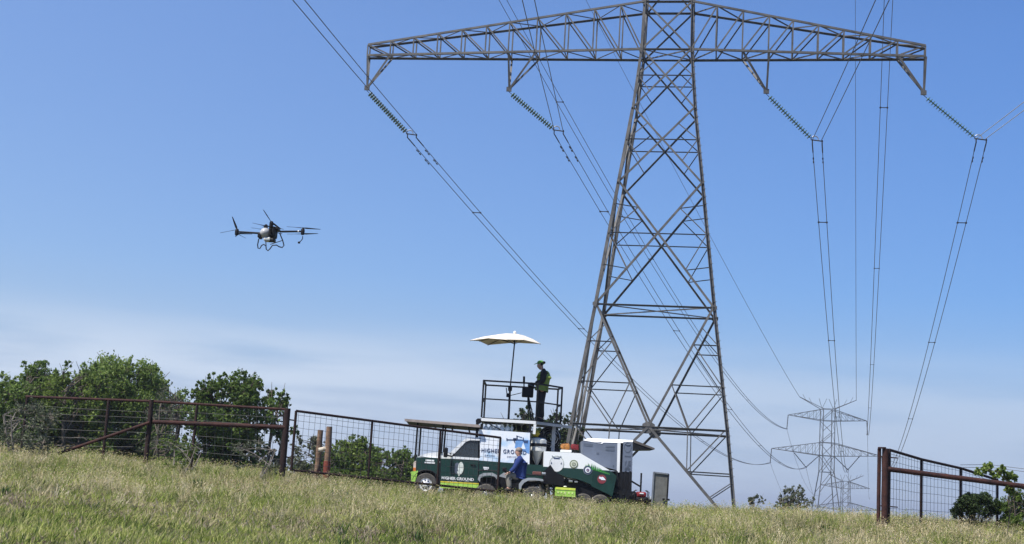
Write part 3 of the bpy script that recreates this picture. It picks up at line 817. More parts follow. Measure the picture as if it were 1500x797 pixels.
# the farthest one stands lower in the valley
dz3 = at(1239, 748, 650).z - P3(0, 0, 0).z
t3.location.z += dz3
for k in list(T3): T3[k] = T3[k] + Vector((0, 0, dz3))
E2 = {('low', -1): T2[('low', -1)] + Vector((-.3, 0, -4.1)), ('low', 1): T2[('low', 1)] + Vector((.2, 0, -4.1)), ('up', -1): T2[('up', -1)] + Vector((-.3, 0, -4.1)), ('up', 1): T2[('up', 1)] + Vector((.3, 0, -4.1)), ('v', -1): T2[('v', -1)], ('v', 1): T2[('v', 1)]}
far_insulator(T2[('low', -1)], E2[('low', -1)], 'insulator hanging from the left tip of the lower arm of the distant pylon', .11)
far_insulator(T2[('low', 1)], E2[('low', 1)], 'insulator hanging from the right tip of the lower arm of the distant pylon', .11)
far_insulator(T2[('up', -1)], E2[('up', -1)], 'insulator hanging from the left tip of the upper arm of the distant pylon', .11)
far_insulator(T2[('up', 1)], E2[('up', 1)], 'insulator hanging from the right tip of the upper arm of the distant pylon', .11)
for s, sn in ((-1, 'left'), (1, 'right')):
    far_insulator(P2(s * 9.6, 0, .4), E2[('v', s)], f'outer leg of the {sn} V shaped insulator pair under the distant pylon', .11)
    far_insulator(P2(s * 2.1, 0, .1), E2[('v', s)], f'inner leg of the {sn} V shaped insulator pair under the distant pylon', .11)

# ------------------------------------------------------------ conductors
def sagline(a, b, sag, n=60, pw=1.0):
    return [a.lerp(b, (i / n) ** pw) - Vector((0, 0, 4 * sag * ((i / n) ** pw) * (1 - (i / n) ** pw))) for i in range(n + 1)]
def pix(p):
    p = np.array(p); d = p @ fw; return 750 + F * (p @ rt) / d, 398.5 - F * (p @ up) / d
def wire(path, r, label, group, mat=cable_m, spacers=(), other=None, radii=None):
    o = single(MB().tube(path, radii or r, 6), 'power_line', mat, label, 'power line', group, base=path[0])
    for i in spacers:
        a, b = path[i], other[i]
        m = MB().bar(a, b, .06, .05); m.box(a, (.1, .1, .1)); m.box(b, (.1, .1, .1))
        m.build('spacer', iron, o)
    return o
sep2 = .24
ph = [('left tip', 0, ('low', -1)), ('inner left', 1, ('v', -1)), ('inner right', 2, ('v', 1)), ('right tip', 3, ('low', 1))]
GO = 'conductors between the near and the distant pylon'
def rad(path, r): return [max(r, r * (0.35 + .65 * p.y / 80.)) for p in path]
for nm, i, key in ph:
    prs = []
    for k, s in ((0, 'left'), (1, 'right')):
        a = clamps[i] + TU * (.53 * k) + Vector((0, 0, -.22)); b = E2[key] + Vector((-.25 + .5 * k, 0, 0))
        prs.append(sagline(a, b, 6.5, 64, 1.6))
    for k, s in ((0, 'left'), (1, 'right')):
        wire(prs[k], .02, f'{s} wire of the pair running from the {nm} insulator away to the distant pylon', GO, spacers=(9, 20, 31, 40, 48) if k == 0 else (), other=prs[1 - k], radii=rad(prs[k], .020))
    for k in (0, 1):        # armour rods and vibration dampers near the clamp
        p_ = prs[k]; dv = (p_[3] - p_[0]).normalized(); o_ = bpy.data.objects['insulator_string' + ('' if i == 0 else '.%03d' % i)]
        MB().tube([p_[0], p_[0] + dv * 1.4], .034, 6).build('armour_rod', iron, o_)
        for t_ in ((2.2, 3.9) if i < 2 else (2.4,)):
            c_ = p_[0] + dv * t_ + Vector((0, 0, 0)); m_ = MB().tube([c_ + dv * -.3 + Vector((0, 0, -.11)), c_ + dv * .3 + Vector((0, 0, -.11))], .012, 5); m_.bar(c_, c_ + Vector((0, 0, -.12)), .04)
            for e_ in (-.3, .3): m_.tube([c_ + dv * (e_ - .09) + Vector((0, 0, -.11)), c_ + dv * (e_ + .09) + Vector((0, 0, -.11))], .042, 6)
            m_.build('damper', iron, o_)
# upper circuit: hangs from arms above the picture
upst = {-1: at(713, 0, 80), 1: at(1296, 0, 76)}
for s, sn in ((-1, 'left'), (1, 'right')):
    p1, p0 = E2[('up', s)], upst[s]
    # the clamp sits higher and nearer than the top edge of the picture
    top = p0 + (p0 - p1).normalized() * 3.0 + Vector((0, 0, 1.5))
    prs = [sagline(top + TU * (.5 * k), p1 + Vector((-.25 + .5 * k, 0, 0)), 6.0, 64, 1.6) for k in (0, 1)]
    for k, kn in ((0, 'left'), (1, 'right')):
        wire(prs[k], .02, f'{kn} wire of the upper {sn} pair entering at the top edge of the picture', GO, spacers=(12, 24, 36, 46) if k == 0 else (), other=prs[1 - k], radii=rad(prs[k], .02))
for s, sn, pt in ((-1, 'left', (880, 40)), (1, 'right', (1253, 0))):
    a = at(pt[0], pt[1], 80); b = T2[('horn', s)]
    a = a + (a - b).normalized() * 6
    p = sagline(a, b, .8, 60, 1.5)
    wire(p, .009, f'thin single shield wire running down to the {sn} horn of the distant pylon', 'shield wires', radii=[max(.007, .013 * q.y / 80.) for q in p])
GB = 'conductors coming from behind the camera to the near pylon'
ends = [(430, 0), (765, 0), (1283, 0), (1500, 150)]
for (nm, i, key), (ex, ey) in zip(ph, ends):
    c = clamps[i]; best = None
    for dx in np.arange(-.5, .5, .004):
        for tt in np.arange(4, 60, .5):
            q = pix(c + Vector((-dx * tt, -tt, -.055 * tt + .0003 * tt * tt))); e = (q[0] - ex) ** 2 + (q[1] - ey) ** 2
            if best is None or e < best[0]: best = (e, dx)
    dx = best[1]; prs = []
    for k in (0, 1):
        o = c + TU * (.5 * k) + Vector((0, 0, -.1)) + (Vector((0, 0, .1)))
        prs.append([o + Vector((-dx * t_, -t_, -.055 * t_ + .0003 * t_ * t_)) for t_ in [0, 2, 5, 10, 15, 20, 25, 30, 40, 50, 60, 75, 90, 110, 140, 180]])
    for k, s in ((0, 'left'), (1, 'right')):
        wire(prs[k], .02, f'{s} wire of the pair that comes overhead to the {nm} insulator', GB, mat=cable_sunlit if i == 3 else cable_m, spacers=(6,) if k == 0 and i != 3 else (), other=prs[1 - k])
# wires beyond the distant pylon
GD = 'faint wires beyond the distant pylon'
for key in (('low', -1), ('v', -1), ('v', 1), ('low', 1), ('up', -1), ('up', 1)):
    a = E2[key]; b = (T3[('v', key[1])] if key[0] == 'v' else T3[key] + Vector((0, 0, -4.1)))
    nmk = {('low', -1): 'left tip of its lower arm', ('low', 1): 'right tip of its lower arm', ('v', -1): 'left V insulator', ('v', 1): 'right V insulator', ('up', -1): 'left tip of its upper arm', ('up', 1): 'right tip of its upper arm'}[key]
    p = sagline(a, b, 7, 24); wire(p, .035, f'faint wire leaving the distant pylon from the {nmk}', GD, radii=[.045] * len(p))

# ------------------------------------------------------------ fences and gates
def pipe(a, b, r, name, mat, parent, n=10): return MB().tube([a, b], r, n).build(name, mat, parent, smooth=True)
def mesh_panel(parent, a0, a1, b0, b1, nv, hs, mat=wire_m, r=.0045):
    """woven wire between bottom line a0-a1 and top line b0-b1"""
    for i in range(nv):
        k = (i + .5) / nv; MB().tube([a0.lerp(a1, k), b0.lerp(b1, k)], r, 4, False).build('mesh_wire', mat, parent)
    for h in hs:
        p = [a0.lerp(b0, h) + (a1.lerp(b1, h) - a0.lerp(b0, h)) * (j / 6) + Vector((0, 0, random.uniform(-.008, .008))) for j in range(7)]
        MB().tube(p, r, 4, False).build('mesh_wire', mat, parent)
YF = 36.0
def gp(x, y, z=None):
    return Vector((x, y, gz(x, y) if z is None else z))
fence = thing('pipe_fence', 'rusty pipe and wire fence with a slanting brace, left of the open mesh gate', 'fence', gp(-9, YF))
A = at(38, 581, YF); B1 = at(222, 588, YF); C1 = at(421, 600, YF)
pA = [(38, .038), (158, .04), (221, .065), (288, .036), (421, .085)]
for px_, r in pA:
    x = at(px_, 600, YF).x; zt = np.interp(x, [A.x, B1.x, C1.x], [A.z, B1.z, C1.z])
    off = 0 if r < .06 else (.04 if px_ < 400 else .03)
    MB().tube([(x, YF, gz(x, YF) - .4), (x, YF, zt + off)], r, 12).build('fence_post', rust_post, fence, smooth=True)
pipe(A + Vector((0, 0, 0)), B1, .036, 'top_rail', rust, fence); pipe(B1, C1, .036, 'top_rail', rust, fence)
pipe(at(224, 618, YF - .03), at(418, 626, YF - .03), .058, 'brace_rail', rust, fence)
q = at(88, 663, YF - .35); pipe(Vector((q.x, YF - .5, q.z - .03)), at(219, 619, YF - .1), .042, 'slanting_brace', rust, fence)
for k, (ya, yb) in enumerate([(592, 604), (603, 612), (613, 620), (625, 634), (637, 644), (650, 655)]):
    a, b = at(38, ya + 1, YF), at(219, yb, YF)
    MB().tube([a, a.lerp(b, .33) - Vector((0, 0, .015)), a.lerp(b, .66) - Vector((0, 0, .01)), b], .0042, 4, False).build('strand', wire_l, fence)
a0, a1 = at(224, 660, YF), at(417, 678, YF); b0, b1 = at(224, 591, YF), at(419, 602, YF)
mesh_panel(fence, a0, a1, b0, b1, 16, [.06, .22, .38, .54, .7, .86], wire_l, .0045)
MB().tube([at(417, 614, YF), at(433, 616, YF)], .02, 6).build('hinge', rust_post, fence); MB().tube([at(414, 668, YF), at(430, 672, YF)], .02, 6).build('hinge', rust_post, fence)

# open mesh gate, swung away from the camera
G0, G1 = Vector((-5.44, YF, 0)), Vector((-.05, 39.5, 0))
gate = thing('mesh_gate', 'long dark mesh gate swung open in front of the pickup', 'gate', Vector((G0.x, G0.y, gz(G0.x, G0.y))))
def gl(k, top):
    z = (1.80 + (1.555 - 1.80) * k) if top else (.26 + (.03 - .26) * k)
    return Vector((G0.x + (G1.x - G0.x) * k, G0.y + (G1.y - G0.y) * k, z))
ks = [0, .352, .688, 1.0]
kpx = []
for k in ks: pipe(gl(k, 0) - Vector((0, 0, .0)), gl(k, 1), .036 if k in (0, 1.) else .033, 'gate_upright', rust_post, gate)
pipe(gl(0, 1), gl(1, 1), .034, 'gate_rail', rust_post, gate); pipe(gl(0, 0), gl(1, 0), .034, 'gate_rail', rust_post, gate)
for k0, k1, nv in zip(ks[:-1], ks[1:], (14, 14, 13)):
    mesh_panel(gate, gl(k0, 0), gl(k1, 0), gl(k0, 1), gl(k1, 1), nv, [.12, .24, .36, .48, .6, .72, .84, .93], wire_m, .0042)
pipe(gl(.685, 0) + Vector((.1, 0, .03)), gl(.688, 1), .012, 'latch_rod', iron, gate)

# old wooden brace posts behind the gate
wp = thing('wooden_brace', 'pair of old wooden posts with a short crosspiece, red at the foot', 'post', gp(at(480, 690, 38.5).x, 38.5))
for (xt, yt, xb, yb, r, yy, m) in ((482.5, 625, 478, 699, .09, 38.5, wood), (469.5, 630, 466, 676, .08, 39.2, wood)):
    tp, bt = at(xt, yt, yy), at(xb, yb, yy); bt.z = gz(bt.x, yy) - .2; r0 = random.Random(xt)
    path = [bt.lerp(tp, k / 8) + Vector((r0.uniform(-.008, .008), 0, 0)) for k in range(9)]
    MB().tube(path, [r * (1 + r0.uniform(-.07, .07)) for _ in path], 10).build('post', m, wp, smooth=True)
    pth = [bt.lerp(tp, k) for k in (0, .25, .5)] if xt > 475 else [bt.lerp(tp, k) for k in (0, .25, .38)]
    MB().tube(pth, [r * 1.06] * 3, 10).build('stained_sleeve', redwood, wp, 'lower end of the post stained red', smooth=True)
MB().tube([at(466.5, 659.5, 38.5), at(478, 657, 38.5)], .065, 10).build('crosspiece', pbr('pale_wood', (.5, .44, .34), .85, 0, .25, 6, .4), wp, smooth=True)
MB().tube([at(452, 668, 38.9), at(456, 640, 38.9)], .016, 6).build('steel_stake', iron, wp)

# right: post pair with thick rail, and the second gate leaf behind it
YR = 33.0
fr = thing('pipe_fence', 'rusty double post with one thick rail running out of the picture on the right', 'fence', gp(9.2, YR))
for px_, r, dy in ((1296.5, .078, 0), (1288.5, .045, .06)):
    x = at(px_, 700, YR).x; MB().tube([(x, YR + dy, gz(x, YR) - .4), (x, YR + dy, at(px_, 657, YR).z)], r, 14).build('fence_post', rust, fr, smooth=True)
MB().tube([at(1292, 657, YR), at(1292, 655, YR)], .1, 12).build('post_cap', rust, fr)
pipe(at(1300, 687, YR - .02), at(1540, 717.5, YR - .02), .062, 'thick_rail', rust, fr, 12)
pipe(at(1540, 700, YR), Vector((at(1540, 700, YR).x, YR, gz(13, YR) - .4)), .07, 'fence_post', rust, fr, 12)
for y0, y1 in ((677, 692), (673, 688)):
    MB().tube([at(1407, y0 + 8, 35.6), at(1450, y0 + 7.5, YR + 1), at(1540, y1 + 4, YR)], .006, 4, False).build('strand', wire_m, fr)
g2 = thing('mesh_gate', 'mesh gate receding behind the thick rail on the right, sagging away from its post', 'gate', gp(9.25, YR + .1))
RP = [(1303, 659, 33.1), (1350, 673, 34.3), (1407.5, 686, 35.6), (1461, 703, 36.9)]
tops = [at(*p) for p in RP]; bots = [Vector((t_.x, t_.y, gz(t_.x, t_.y) + .12)) for t_ in tops]
for i, (t_, b_) in enumerate(zip(tops, bots)): pipe(b_ - Vector((0, 0, .3)), t_, .033 if i else .03, 'gate_upright', rust_post, g2)
for i in range(3):
    pipe(tops[i], tops[i + 1], .034, 'gate_rail', rust_post, g2); pipe(bots[i], bots[i + 1], .03, 'gate_rail', rust_post, g2)
    mesh_panel(g2, bots[i], bots[i + 1], tops[i], tops[i + 1], 11, [.1, .24, .37, .5, .62, .74, .86, .95], wire_m, .004)
for y in (669, 741): MB().tube([at(1290, y, YR), at(1315, y + 2, YR)], .016, 6).build('hinge', rust_post, g2)

# ------------------------------------------------------------ text and flat print
def text(body, size, c, mat, parent, name='lettering', align='CENTER', sx=1., ext=.002, bold=0., spacing=1.):
    cu = bpy.data.curves.new(name, 'FONT'); cu.body = body; cu.size = size; cu.align_x = align; cu.align_y = 'CENTER'; cu.extrude = ext; cu.offset = bold; cu.space_character = spacing; cu.resolution_u = 3
    o = bpy.data.objects.new(name, cu); COL.objects.link(o)
    bpy.context.view_layer.update()
    me = bpy.data.meshes.new_from_object(o.evaluated_get(bpy.context.evaluated_depsgraph_get()))
    bpy.data.objects.remove(o)
    off = wloc(parent); c = Vector(c)
    for v in me.vertices: v.co = Vector((v.co.x * sx, v.co.z * -1, v.co.y)) + c - off
    me.name = name; me.materials.clear()
    return link(name, me, mat, parent)
def discprint(c, r, mat, parent, name, thick=.004, n=28, rx=1., hole=None):
    c = Vector(c)
    if hole is None:
        return MB().prism([c + Vector((r * rx * math.cos(a * 2 * math.pi / n), 0, r * math.sin(a * 2 * math.pi / n))) for a in range(n)], (0, -thick, 0)).build(name, mat, parent)
    mb = MB(); V = []; Fc = []
    for a in range(n):
        q = a * 2 * math.pi / n
        for rr_, yy in ((r, 0), (hole, 0), (hole, -thick), (r, -thick)): V.append(c + Vector((rr_ * rx * math.cos(q), yy, rr_ * math.sin(q))))
    for a in range(n):
        b = (a + 1) % n
        for k in range(4): Fc.append((a * 4 + k, a * 4 + (k + 1) % 4, b * 4 + (k + 1) % 4, b * 4 + k))
    return mb.add(V, Fc).build(name, mat, parent)
def star(c, r, mat, parent, name='star', thick=.005, n=5, inner=.42, rot=90):
    c = Vector(c); pts = []
    for i in range(2 * n):
        a = R(rot) + i * math.pi / n; q = r if i % 2 == 0 else r * inner
        pts.append(c + Vector((q * math.cos(a), 0, q * math.sin(a))))
    mb = MB(); V = pts + [p + Vector((0, -thick, 0)) for p in pts] + [c + Vector((0, -thick, 0))]
    m_ = 2 * n; Fc = [(i + m_, (i + 1) % m_ + m_, 2 * m_) for i in range(m_)] + [(i, (i + 1) % m_, (i + 1) % m_ + m_, i + m_) for i in range(m_)]
    return mb.add(V, Fc).build(name, mat, parent)

# ------------------------------------------------------------ pickup truck
YT = 42.2                                  # near side of the truck
TG = -.24                                  # the truck stands on the firm ground behind the crest
WHITE, DGREEN = (.84, .86, .84), (.006, .036, .026)
wrap = banded('truck_wrap', [(0, DGREEN), (.93 + .24 - .0, WHITE)], rough=.28, jag=0)
truck = thing('pickup_truck', 'dark green and white pickup with lime bumper parked behind the mesh gate', 'truck', Vector((0, YT + .95, TG)))
def TPx(x, y, d=0.): return at(x, y, YT) + Vector((0, d, 0))
W = 1.9
def side(pts, d0, d1, name, mat, parent=truck, inset=0., **kw):
    p = [Vector((q.x, YT + d0, q.z)) for q in (at(x, y, YT) for x, y in pts)]
    return MB().prism(p, (0, d1 - d0, 0), inset).build(name, mat, parent, **kw)
# fender, hood, door and box sides: outline with the wheel arch cut out
wc = at(623.5, 710, YT); wc.z = TG + .355
def arch(c, r, a0, a1, n=9): return [Vector((c.x + r * math.cos(R(a0 + (a1 - a0) * i / (n - 1))), YT, c.z + r * math.sin(R(a0 + (a1 - a0) * i / (n - 1))))) for i in range(n)]
def poly(pts, d0, d1, name, mat, parent=truck, **kw):
    p = [Vector((q.x, YT + d0, q.z)) for q in pts]; return MB().prism(p, (0, d1 - d0, 0)).build(name, mat, parent, **kw)
P_ = lambda x, y: at(x, y, YT)
zb = TG + .42
fend = [P_(606, 689), P_(607.5, 675), P_(611, 670), P_(625, 669.5), P_(643, 671), P_(643, 707)] + [Vector((P_(643, 707).x, YT, zb))] + arch(wc, .415, 3, 176)
poly(fend, 0, .06, 'fender', wrap); poly(fend, W - .06, W, 'fender', wrap)
hoodp = [P_(607.5, 676), P_(609, 671.5), P_(616, 666.5), P_(628, 663.5), P_(645, 662), P_(661, 663.5), P_(661, 672), P_(643, 671.5), P_(612, 671)]
mbh = MB(); hp = [Vector((q.x, YT + .05, q.z)) for q in hoodp]; mbh.prism(hp, (0, W - .1, 0)); mbh.build('hood', white_p, truck)
poly([P_(606.2, 700), P_(606.2, 676), P_(609, 675), P_(609, 700)], .12, W - .12, 'grille', black_pl)
poly([P_(605.2, 688), P_(605.8, 677), P_(609.5, 675), P_(609, 688)], -.012, .22, 'headlight', pbr('clear_lamp', (.6, .5, .42), .15, 0, .2, 10)); poly([P_(605.2, 690), P_(605.4, 685), P_(609, 685), P_(609, 690)], -.016, .1, 'turn_signal', orange_m)
mb = MB(); q = P_(602, 690)
bp = [P_(601.5, 691), P_(612.5, 689.5), P_(611, 695), P_(608, 708), P_(603, 707)]
poly(bp, -.03, W + .03, 'bumper', lime)
# cab lower body and door
zr = P_(650, 707).z
doorp = [P_(645, 671.5), P_(661, 672), P_(701, 674), P_(700, 707), P_(644, 706)]
body_bot = Vector((P_(760, 700).x, YT, zb))
poly([P_(643.5, 671.8), P_(661, 672.4), P_(661, 707), P_(643.5, 706)], .004, .06, 'fender', wrap)
poly([P_(661.6, 672.5), P_(701, 674.5), P_(700, 707.6), P_(661.6, 706.5)], -.006, .06, 'door', wrap)
poly([P_(661, 673), P_(702, 675), P_(702, 706), P_(661, 706)], W - .06, W, 'door', wrap)
poly([P_(661, 668.5), P_(701, 671), P_(701, 674.5), P_(661, 672.5)], -.002, .1, 'belt_panel', white_p)
poly([P_(643.5, 706), P_(701, 709.3), P_(700.6, 717), P_(645, 715)], -.02, .1, 'rocker_panel', lime)
poly([P_(643.5, 704.6), P_(701, 707.9), P_(701, 709.5), P_(643.5, 706.2)], -.026, .08, 'yellow_stripe', yellow_line)
poly([P_(648, 704), P_(800, 708), P_(800, 726), P_(648, 724)], .55, W - .3, 'underbody_shade_block', black_metal)  # black block added so the gap under the truck stays dark
# cabin: pillars, roof, glass
for d, nm in ((.10, 0), (W - .16, 1)):
    p = [P_(658, 664), P_(680, 643.5), P_(688, 641.3), P_(703, 641.5), P_(703, 645.3), P_(689, 644.8), P_(682.5, 646.8), P_(662, 668)]
    poly(p, d - .05, d + .05, 'door_frame', white_p)
    g = [P_(661.5, 668.5), P_(683, 646), P_(689, 644.5), P_(703, 645), P_(703, 671), P_(663, 669)]
    poly(g, d - .02, d + .02, 'window', glass)
    k = [P_(661, 669.5), P_(664, 664.5), P_(666, 665.5), P_(663.5, 670)]
    poly(k, d - .07, d + .03, 'pillar_trim', black_pl)
poly([P_(680, 643.4), P_(689, 640.8), P_(704, 641), P_(704, 643), P_(683, 645.2)], .08, W - .08, 'roof', white_p)
p0, p1 = P_(658.5, 664.5), P_(681, 644)
MB().prism([p0 + Vector((0, .15, 0)), p1 + Vector((0, .2, 0)), p1 + Vector((0, W - .2, 0)), p0 + Vector((0, W - .15, 0))], (.02, 0, .02)).build('windshield', glass, truck)
poly([P_(661, 674), P_(703, 676), P_(702, 704), P_(661, 703)], .08, W - .08, 'cab_floor', black_pl)
for yy in (.5, 1.35): MB().cbox(P_(692, 665) + Vector((0, yy, -.1)), (.16, .45, .6), .05, (0, .2, 0)).build('seat', black_pl, truck)
m_ = MB(); m_.cbox(P_(653.3, 663) + Vector((0, -.2, 0)), (.13, .10, .30), .04); m_.bar(P_(653.5, 667) + Vector((0, -.2, 0)), P_(664, 669) + Vector((0, .05, 0)), .04); m_.build('side_mirror', black_pl, truck)
m_ = MB(); m_.cbox(P_(693, 681) + Vector((0, -.025, 0)), (.16, .03, .035), .01); m_.build('door_handle', black_pl, truck)
# bed / flatbed body behind the cab
bedp = [P_(701, 674.5), P_(800, 682), P_(800, 702), P_(768, 700)] + arch(Vector((P_(783, 715).x, YT, wc.z)), .46, 100, 178, 5) + [P_(745, 712), P_(700.6, 709)]
poly([P_(702, 674.6), P_(800, 682), P_(799, 703), P_(701.5, 703.5)], .0, .05, 'bed_side', wrap); poly([P_(702, 674.6), P_(800, 682), P_(799, 703), P_(701.5, 703.5)], W - .05, W, 'bed_side', wrap)
poly([P_(702, 690), P_(800, 696), P_(799, 700), P_(702, 697)], .05, W - .05, 'bed_floor', black_metal)
poly([P_(612, 698), P_(800, 706), P_(800, 710), P_(612, 704)], .45, .55, 'chassis_rail', black_metal); poly([P_(612, 698), P_(800, 706), P_(800, 710), P_(612, 704)], W - .55, W - .45, 'chassis_rail', black_metal)
poly([P_(612, 690), P_(650, 690), P_(655, 706), P_(608, 702)], .3, W - .3, 'engine_bay', black_pl)
def wheel(c, r, wd, parent, rimr=.56, rimmat=alu, sgn=-1, knob=0):
    t = MB().lathe(c, [(r * rimr, -wd / 2), (r * .9, -wd / 2), (r * .98, -wd * .38), (r, -wd * .2), (r, wd * .2), (r * .98, wd * .38), (r * .9, wd / 2), (r * rimr, wd / 2), (r * rimr, -wd / 2)], 28, 'Y', False)
    if knob:
        for i in range(knob):
            a = 2 * math.pi * i / knob
            for yy in (-wd * .28, wd * .28, 0):
                aa = a + (math.pi / knob if yy == 0 else 0)
                t.box(Vector(c) + Vector((math.cos(aa) * r, yy, math.sin(aa) * r)), (r * .13, wd * .3, r * .1), (0, -aa, 0))
    w = t.build('wheel', rubber, parent, smooth=True)
    rm = MB().lathe(Vector(c) + Vector((0, sgn * wd * .40, 0)), [(r * rimr * 1.0, -sgn * .05), (r * rimr, sgn * .02), (r * rimr * .82, 0), (r * .18, sgn * .035), (r * .16, sgn * .07), (.01, sgn * .07)], 24, 'Y').build('rim', rimmat, w, smooth=True)
    hl = MB()
    for i in range(8):
        a = i * math.pi / 4 + .2; hl.lathe(Vector(c) + Vector((math.cos(a) * r * rimr * .62, sgn * (wd * .40 + .014), math.sin(a) * r * rimr * .62)), [(r * .075, 0), (r * .07, sgn * .012)], 8, 'Y')
    hl.build('rim_hole', black_pl, w)
    return w
rc = Vector((P_(783, 711).x, YT, wc.z - .02))
for c in (wc, rc):
    wheel(Vector((c.x, YT + .10, c.z)), .35, .24, truck, sgn=-1); wheel(Vector((c.x, YT + W - .10, c.z)), .35, .24, truck, sgn=1)
for (xa, ya, xb, yb) in ((661.3, 672.3, 661.3, 706.5), (701.2, 674.5, 700.6, 708), (643.3, 671.8, 643.3, 706), (663, 672.4, 700.5, 674.4)):
    MB().bar(P_(xa, ya) + Vector((0, -.007, 0)), P_(xb, yb) + Vector((0, -.007, 0)), .014, .012).build('panel_gap', black_pl, truck)
MB().tube([Vector((wc.x + .43 * math.cos(R(a)), YT - .012, wc.z + .43 * math.sin(R(a)))) for a in range(8, 176, 12)], .022, 6).build('arch_trim', black_pl, truck)
# print on the door and fender
d0 = YT - .013
def TP2(x, y, off=-.013): q = at(x, y, YT); return Vector((q.x, YT + off, q.z))
text('HIGHER GROUND', .118, TP2(670.5, 701.5), white_p, truck, bold=.004, sx=1.02)
for i, (x0, x1) in enumerate(((655, 660), (662, 669), (673, 687))): MB().bar(TP2(x0, 704.8), TP2(x1, 705.4), .012, .006).build('small_print', white_p, truck)
emb = thing  # noqa
c = TP2(672, 686); discprint(c + Vector((-.055, 0, 0)), .17, grey_print, truck, 'emblem', rx=.52); discprint(c + Vector((.06, -.004, .01)), .185, pbr('emblem_white', (.7, .74, .66), .5, 0, .15, 14), truck, 'emblem', rx=.46)
MB().prism([c + Vector((x, -.008, z)) for x, z in ((-.05, -.1), (.02, -.26), (.09, -.1))], (0, -.003, 0)).build('emblem', MATS['emblem_white'], truck)
for i, (xa, ya, xb, yb, w_) in enumerate(((623.5, 674.2, 636, 675, .05), (622, 677.5, 637, 678.4, .04), (641.5, 676.5, 646, 677, .035), (708, 685, 716, 685.6, .05), (709, 687.5, 715, 688, .03))):
    MB().bar(TP2(xa, ya), TP2(xb, yb), .004, w_).build('print_block', white_p, truck)
# shade canopy over the hood on thin posts
cz = [at(593, 615, YT), at(700, 624, YT)]
MB().prism([Vector((at(x, y, YT).x, YT - .1, at(x, y, YT).z)) for x, y in ((593, 613.6), (703, 622.5), (703, 626.5), (593, 617.3))], (0, 0.05, 0)).build('canopy_edge', pbr('canopy_edge', (.36, .30, .26), .6, .2, .15, 6), truck)
MB().prism([Vector((at(x, y, YT).x, YT - .05, at(x, y, YT).z)) for x, y in ((594, 615), (703, 623.5), (703, 625.5), (594, 616.4))], (0, 2.0, -.05)).build('canopy', black_metal, truck)
for i in range(4): MB().bar(Vector((-2.7 + i * .55, YT, 2.02 - .045 * i + .0)), Vector((-2.7 + i * .55, YT + 1.9, 1.97 - .045 * i)), .04).build('canopy_rib', black_metal, truck)
for xt, yt, xb, yb, d in ((612, 617, 607, 686, 0), (649.5, 621, 646, 664, .0), (612, 617, 607, 686, W - .1), (649.5, 621, 646, 664, W - .1)):
    a, b = at(xt, yt, YT), at(xb, yb, YT); MB().bar(Vector((a.x, YT + d + .05, a.z)), Vector((b.x, YT + d + .05, b.z)), .055).build('canopy_post', black_metal, truck)
# ------------------------------------------------------------ viewing platform on the truck bed
YP = 42.35
pl = thing('viewing_platform', 'black railed lookout platform on a white tube frame above the truck bed', 'platform', Vector((.5, YP + .7, zb + .2)))
def PP(x, y, Y=YP): return at(x, y, Y)
def V2(x, y, z): return Vector((x, y, z))
ax, bx, cx_ = PP(706, 600).x, PP(786, 600).x, PP(822, 600, YP + 1.0).x
zf, zm, zt_ = PP(704, 613).z, PP(707, 584).z, PP(709, 557.5).z
cor = [V2(ax, YP, 0), V2(bx, YP, 0), V2(cx_, YP + 1.0, 0), V2(cx_ - .1, YP + 1.75, 0), V2(ax + .05, YP + 1.75, 0)]
up3 = lambda p, z: Vector((p.x, p.y, z))
for i, p in enumerate(cor): MB().bar(up3(p, zf + .045), up3(p, zt_ + .02), .055).build('rail_post', black_metal, pl)
for i in range(5):
    a, b = cor[i], cor[(i + 1) % 5]
    if i == 3: continue
    MB().bar(up3(a, zt_), up3(b, zt_), .05).build('top_rail', black_metal, pl); MB().bar(up3(a, zm), up3(b, zm), .04).build('mid_rail', black_metal, pl)
a, b = cor[3], cor[4]; MB().bar(up3(a, zt_), up3(b, zt_), .05).build('top_rail', black_metal, pl)
MB().bar(up3(cor[0], zf - .03), up3(cor[1], zf - .03), .09, .09).build('floor_beam', white_p, pl)
MB().bar(up3(cor[1], zf - .035), V2(cx_ + .35, YP + 1.2, zf - .05), .085).build('floor_beam', grey_metal, pl)
MB().bar(up3(cor[0], zf - .03), up3(cor[4], zf - .03), .09).build('floor_beam', grey_metal, pl); MB().bar(up3(cor[3], zf - .03), up3(cor[4], zf - .03), .09).build('floor_beam', grey_metal, pl)
mb = MB(); mb.prism([up3(p, zf + .02) for p in cor], (0, 0, .02)); mb.build('deck', black_metal, pl)
for i in range(1, 5): x = ax + (bx - ax) * i / 5; MB().bar(V2(x, YP + .08, zf - .02), V2(x + .05, YP + 1.7, zf - .02), .05).build('deck_joist', black_metal, pl)
zb2 = PP(700, 700).z
MB().bar(PP(699.3, 618), PP(696.5, 711), .085).build('frame_leg', black_metal, pl); MB().bar(PP(776.5, 620.6), PP(774, 706), .08).build('frame_leg', black_metal, pl)
MB().bar(PP(783.6, 621), PP(782.3, 636), .08).build('frame_leg', white_p, pl); MB().bar(V2(cx_ - .2, YP + .95, zf - .08), V2(cx_ - .2, YP + .95, zf - .95), .11).build('frame_leg', grey_metal, pl)
MB().bar(V2(cx_ - .2, YP + 1.6, zf - .08), V2(cx_ - .2, YP + 1.6, zb + .1), .09).build('frame_leg', black_metal, pl); MB().bar(V2(ax, YP + 1.6, zf - .08), V2(ax, YP + 1.6, zb + .1), .09).build('frame_leg', black_metal, pl)
MB().lathe(PP(701, 617), [(.08, -.07), (.09, 0), (.08, .07)], 10, 'Y').build('pivot', black_pl, pl)
MB().bar(PP(707, 616), PP(734, 630), .03).build('brace', black_metal, pl)
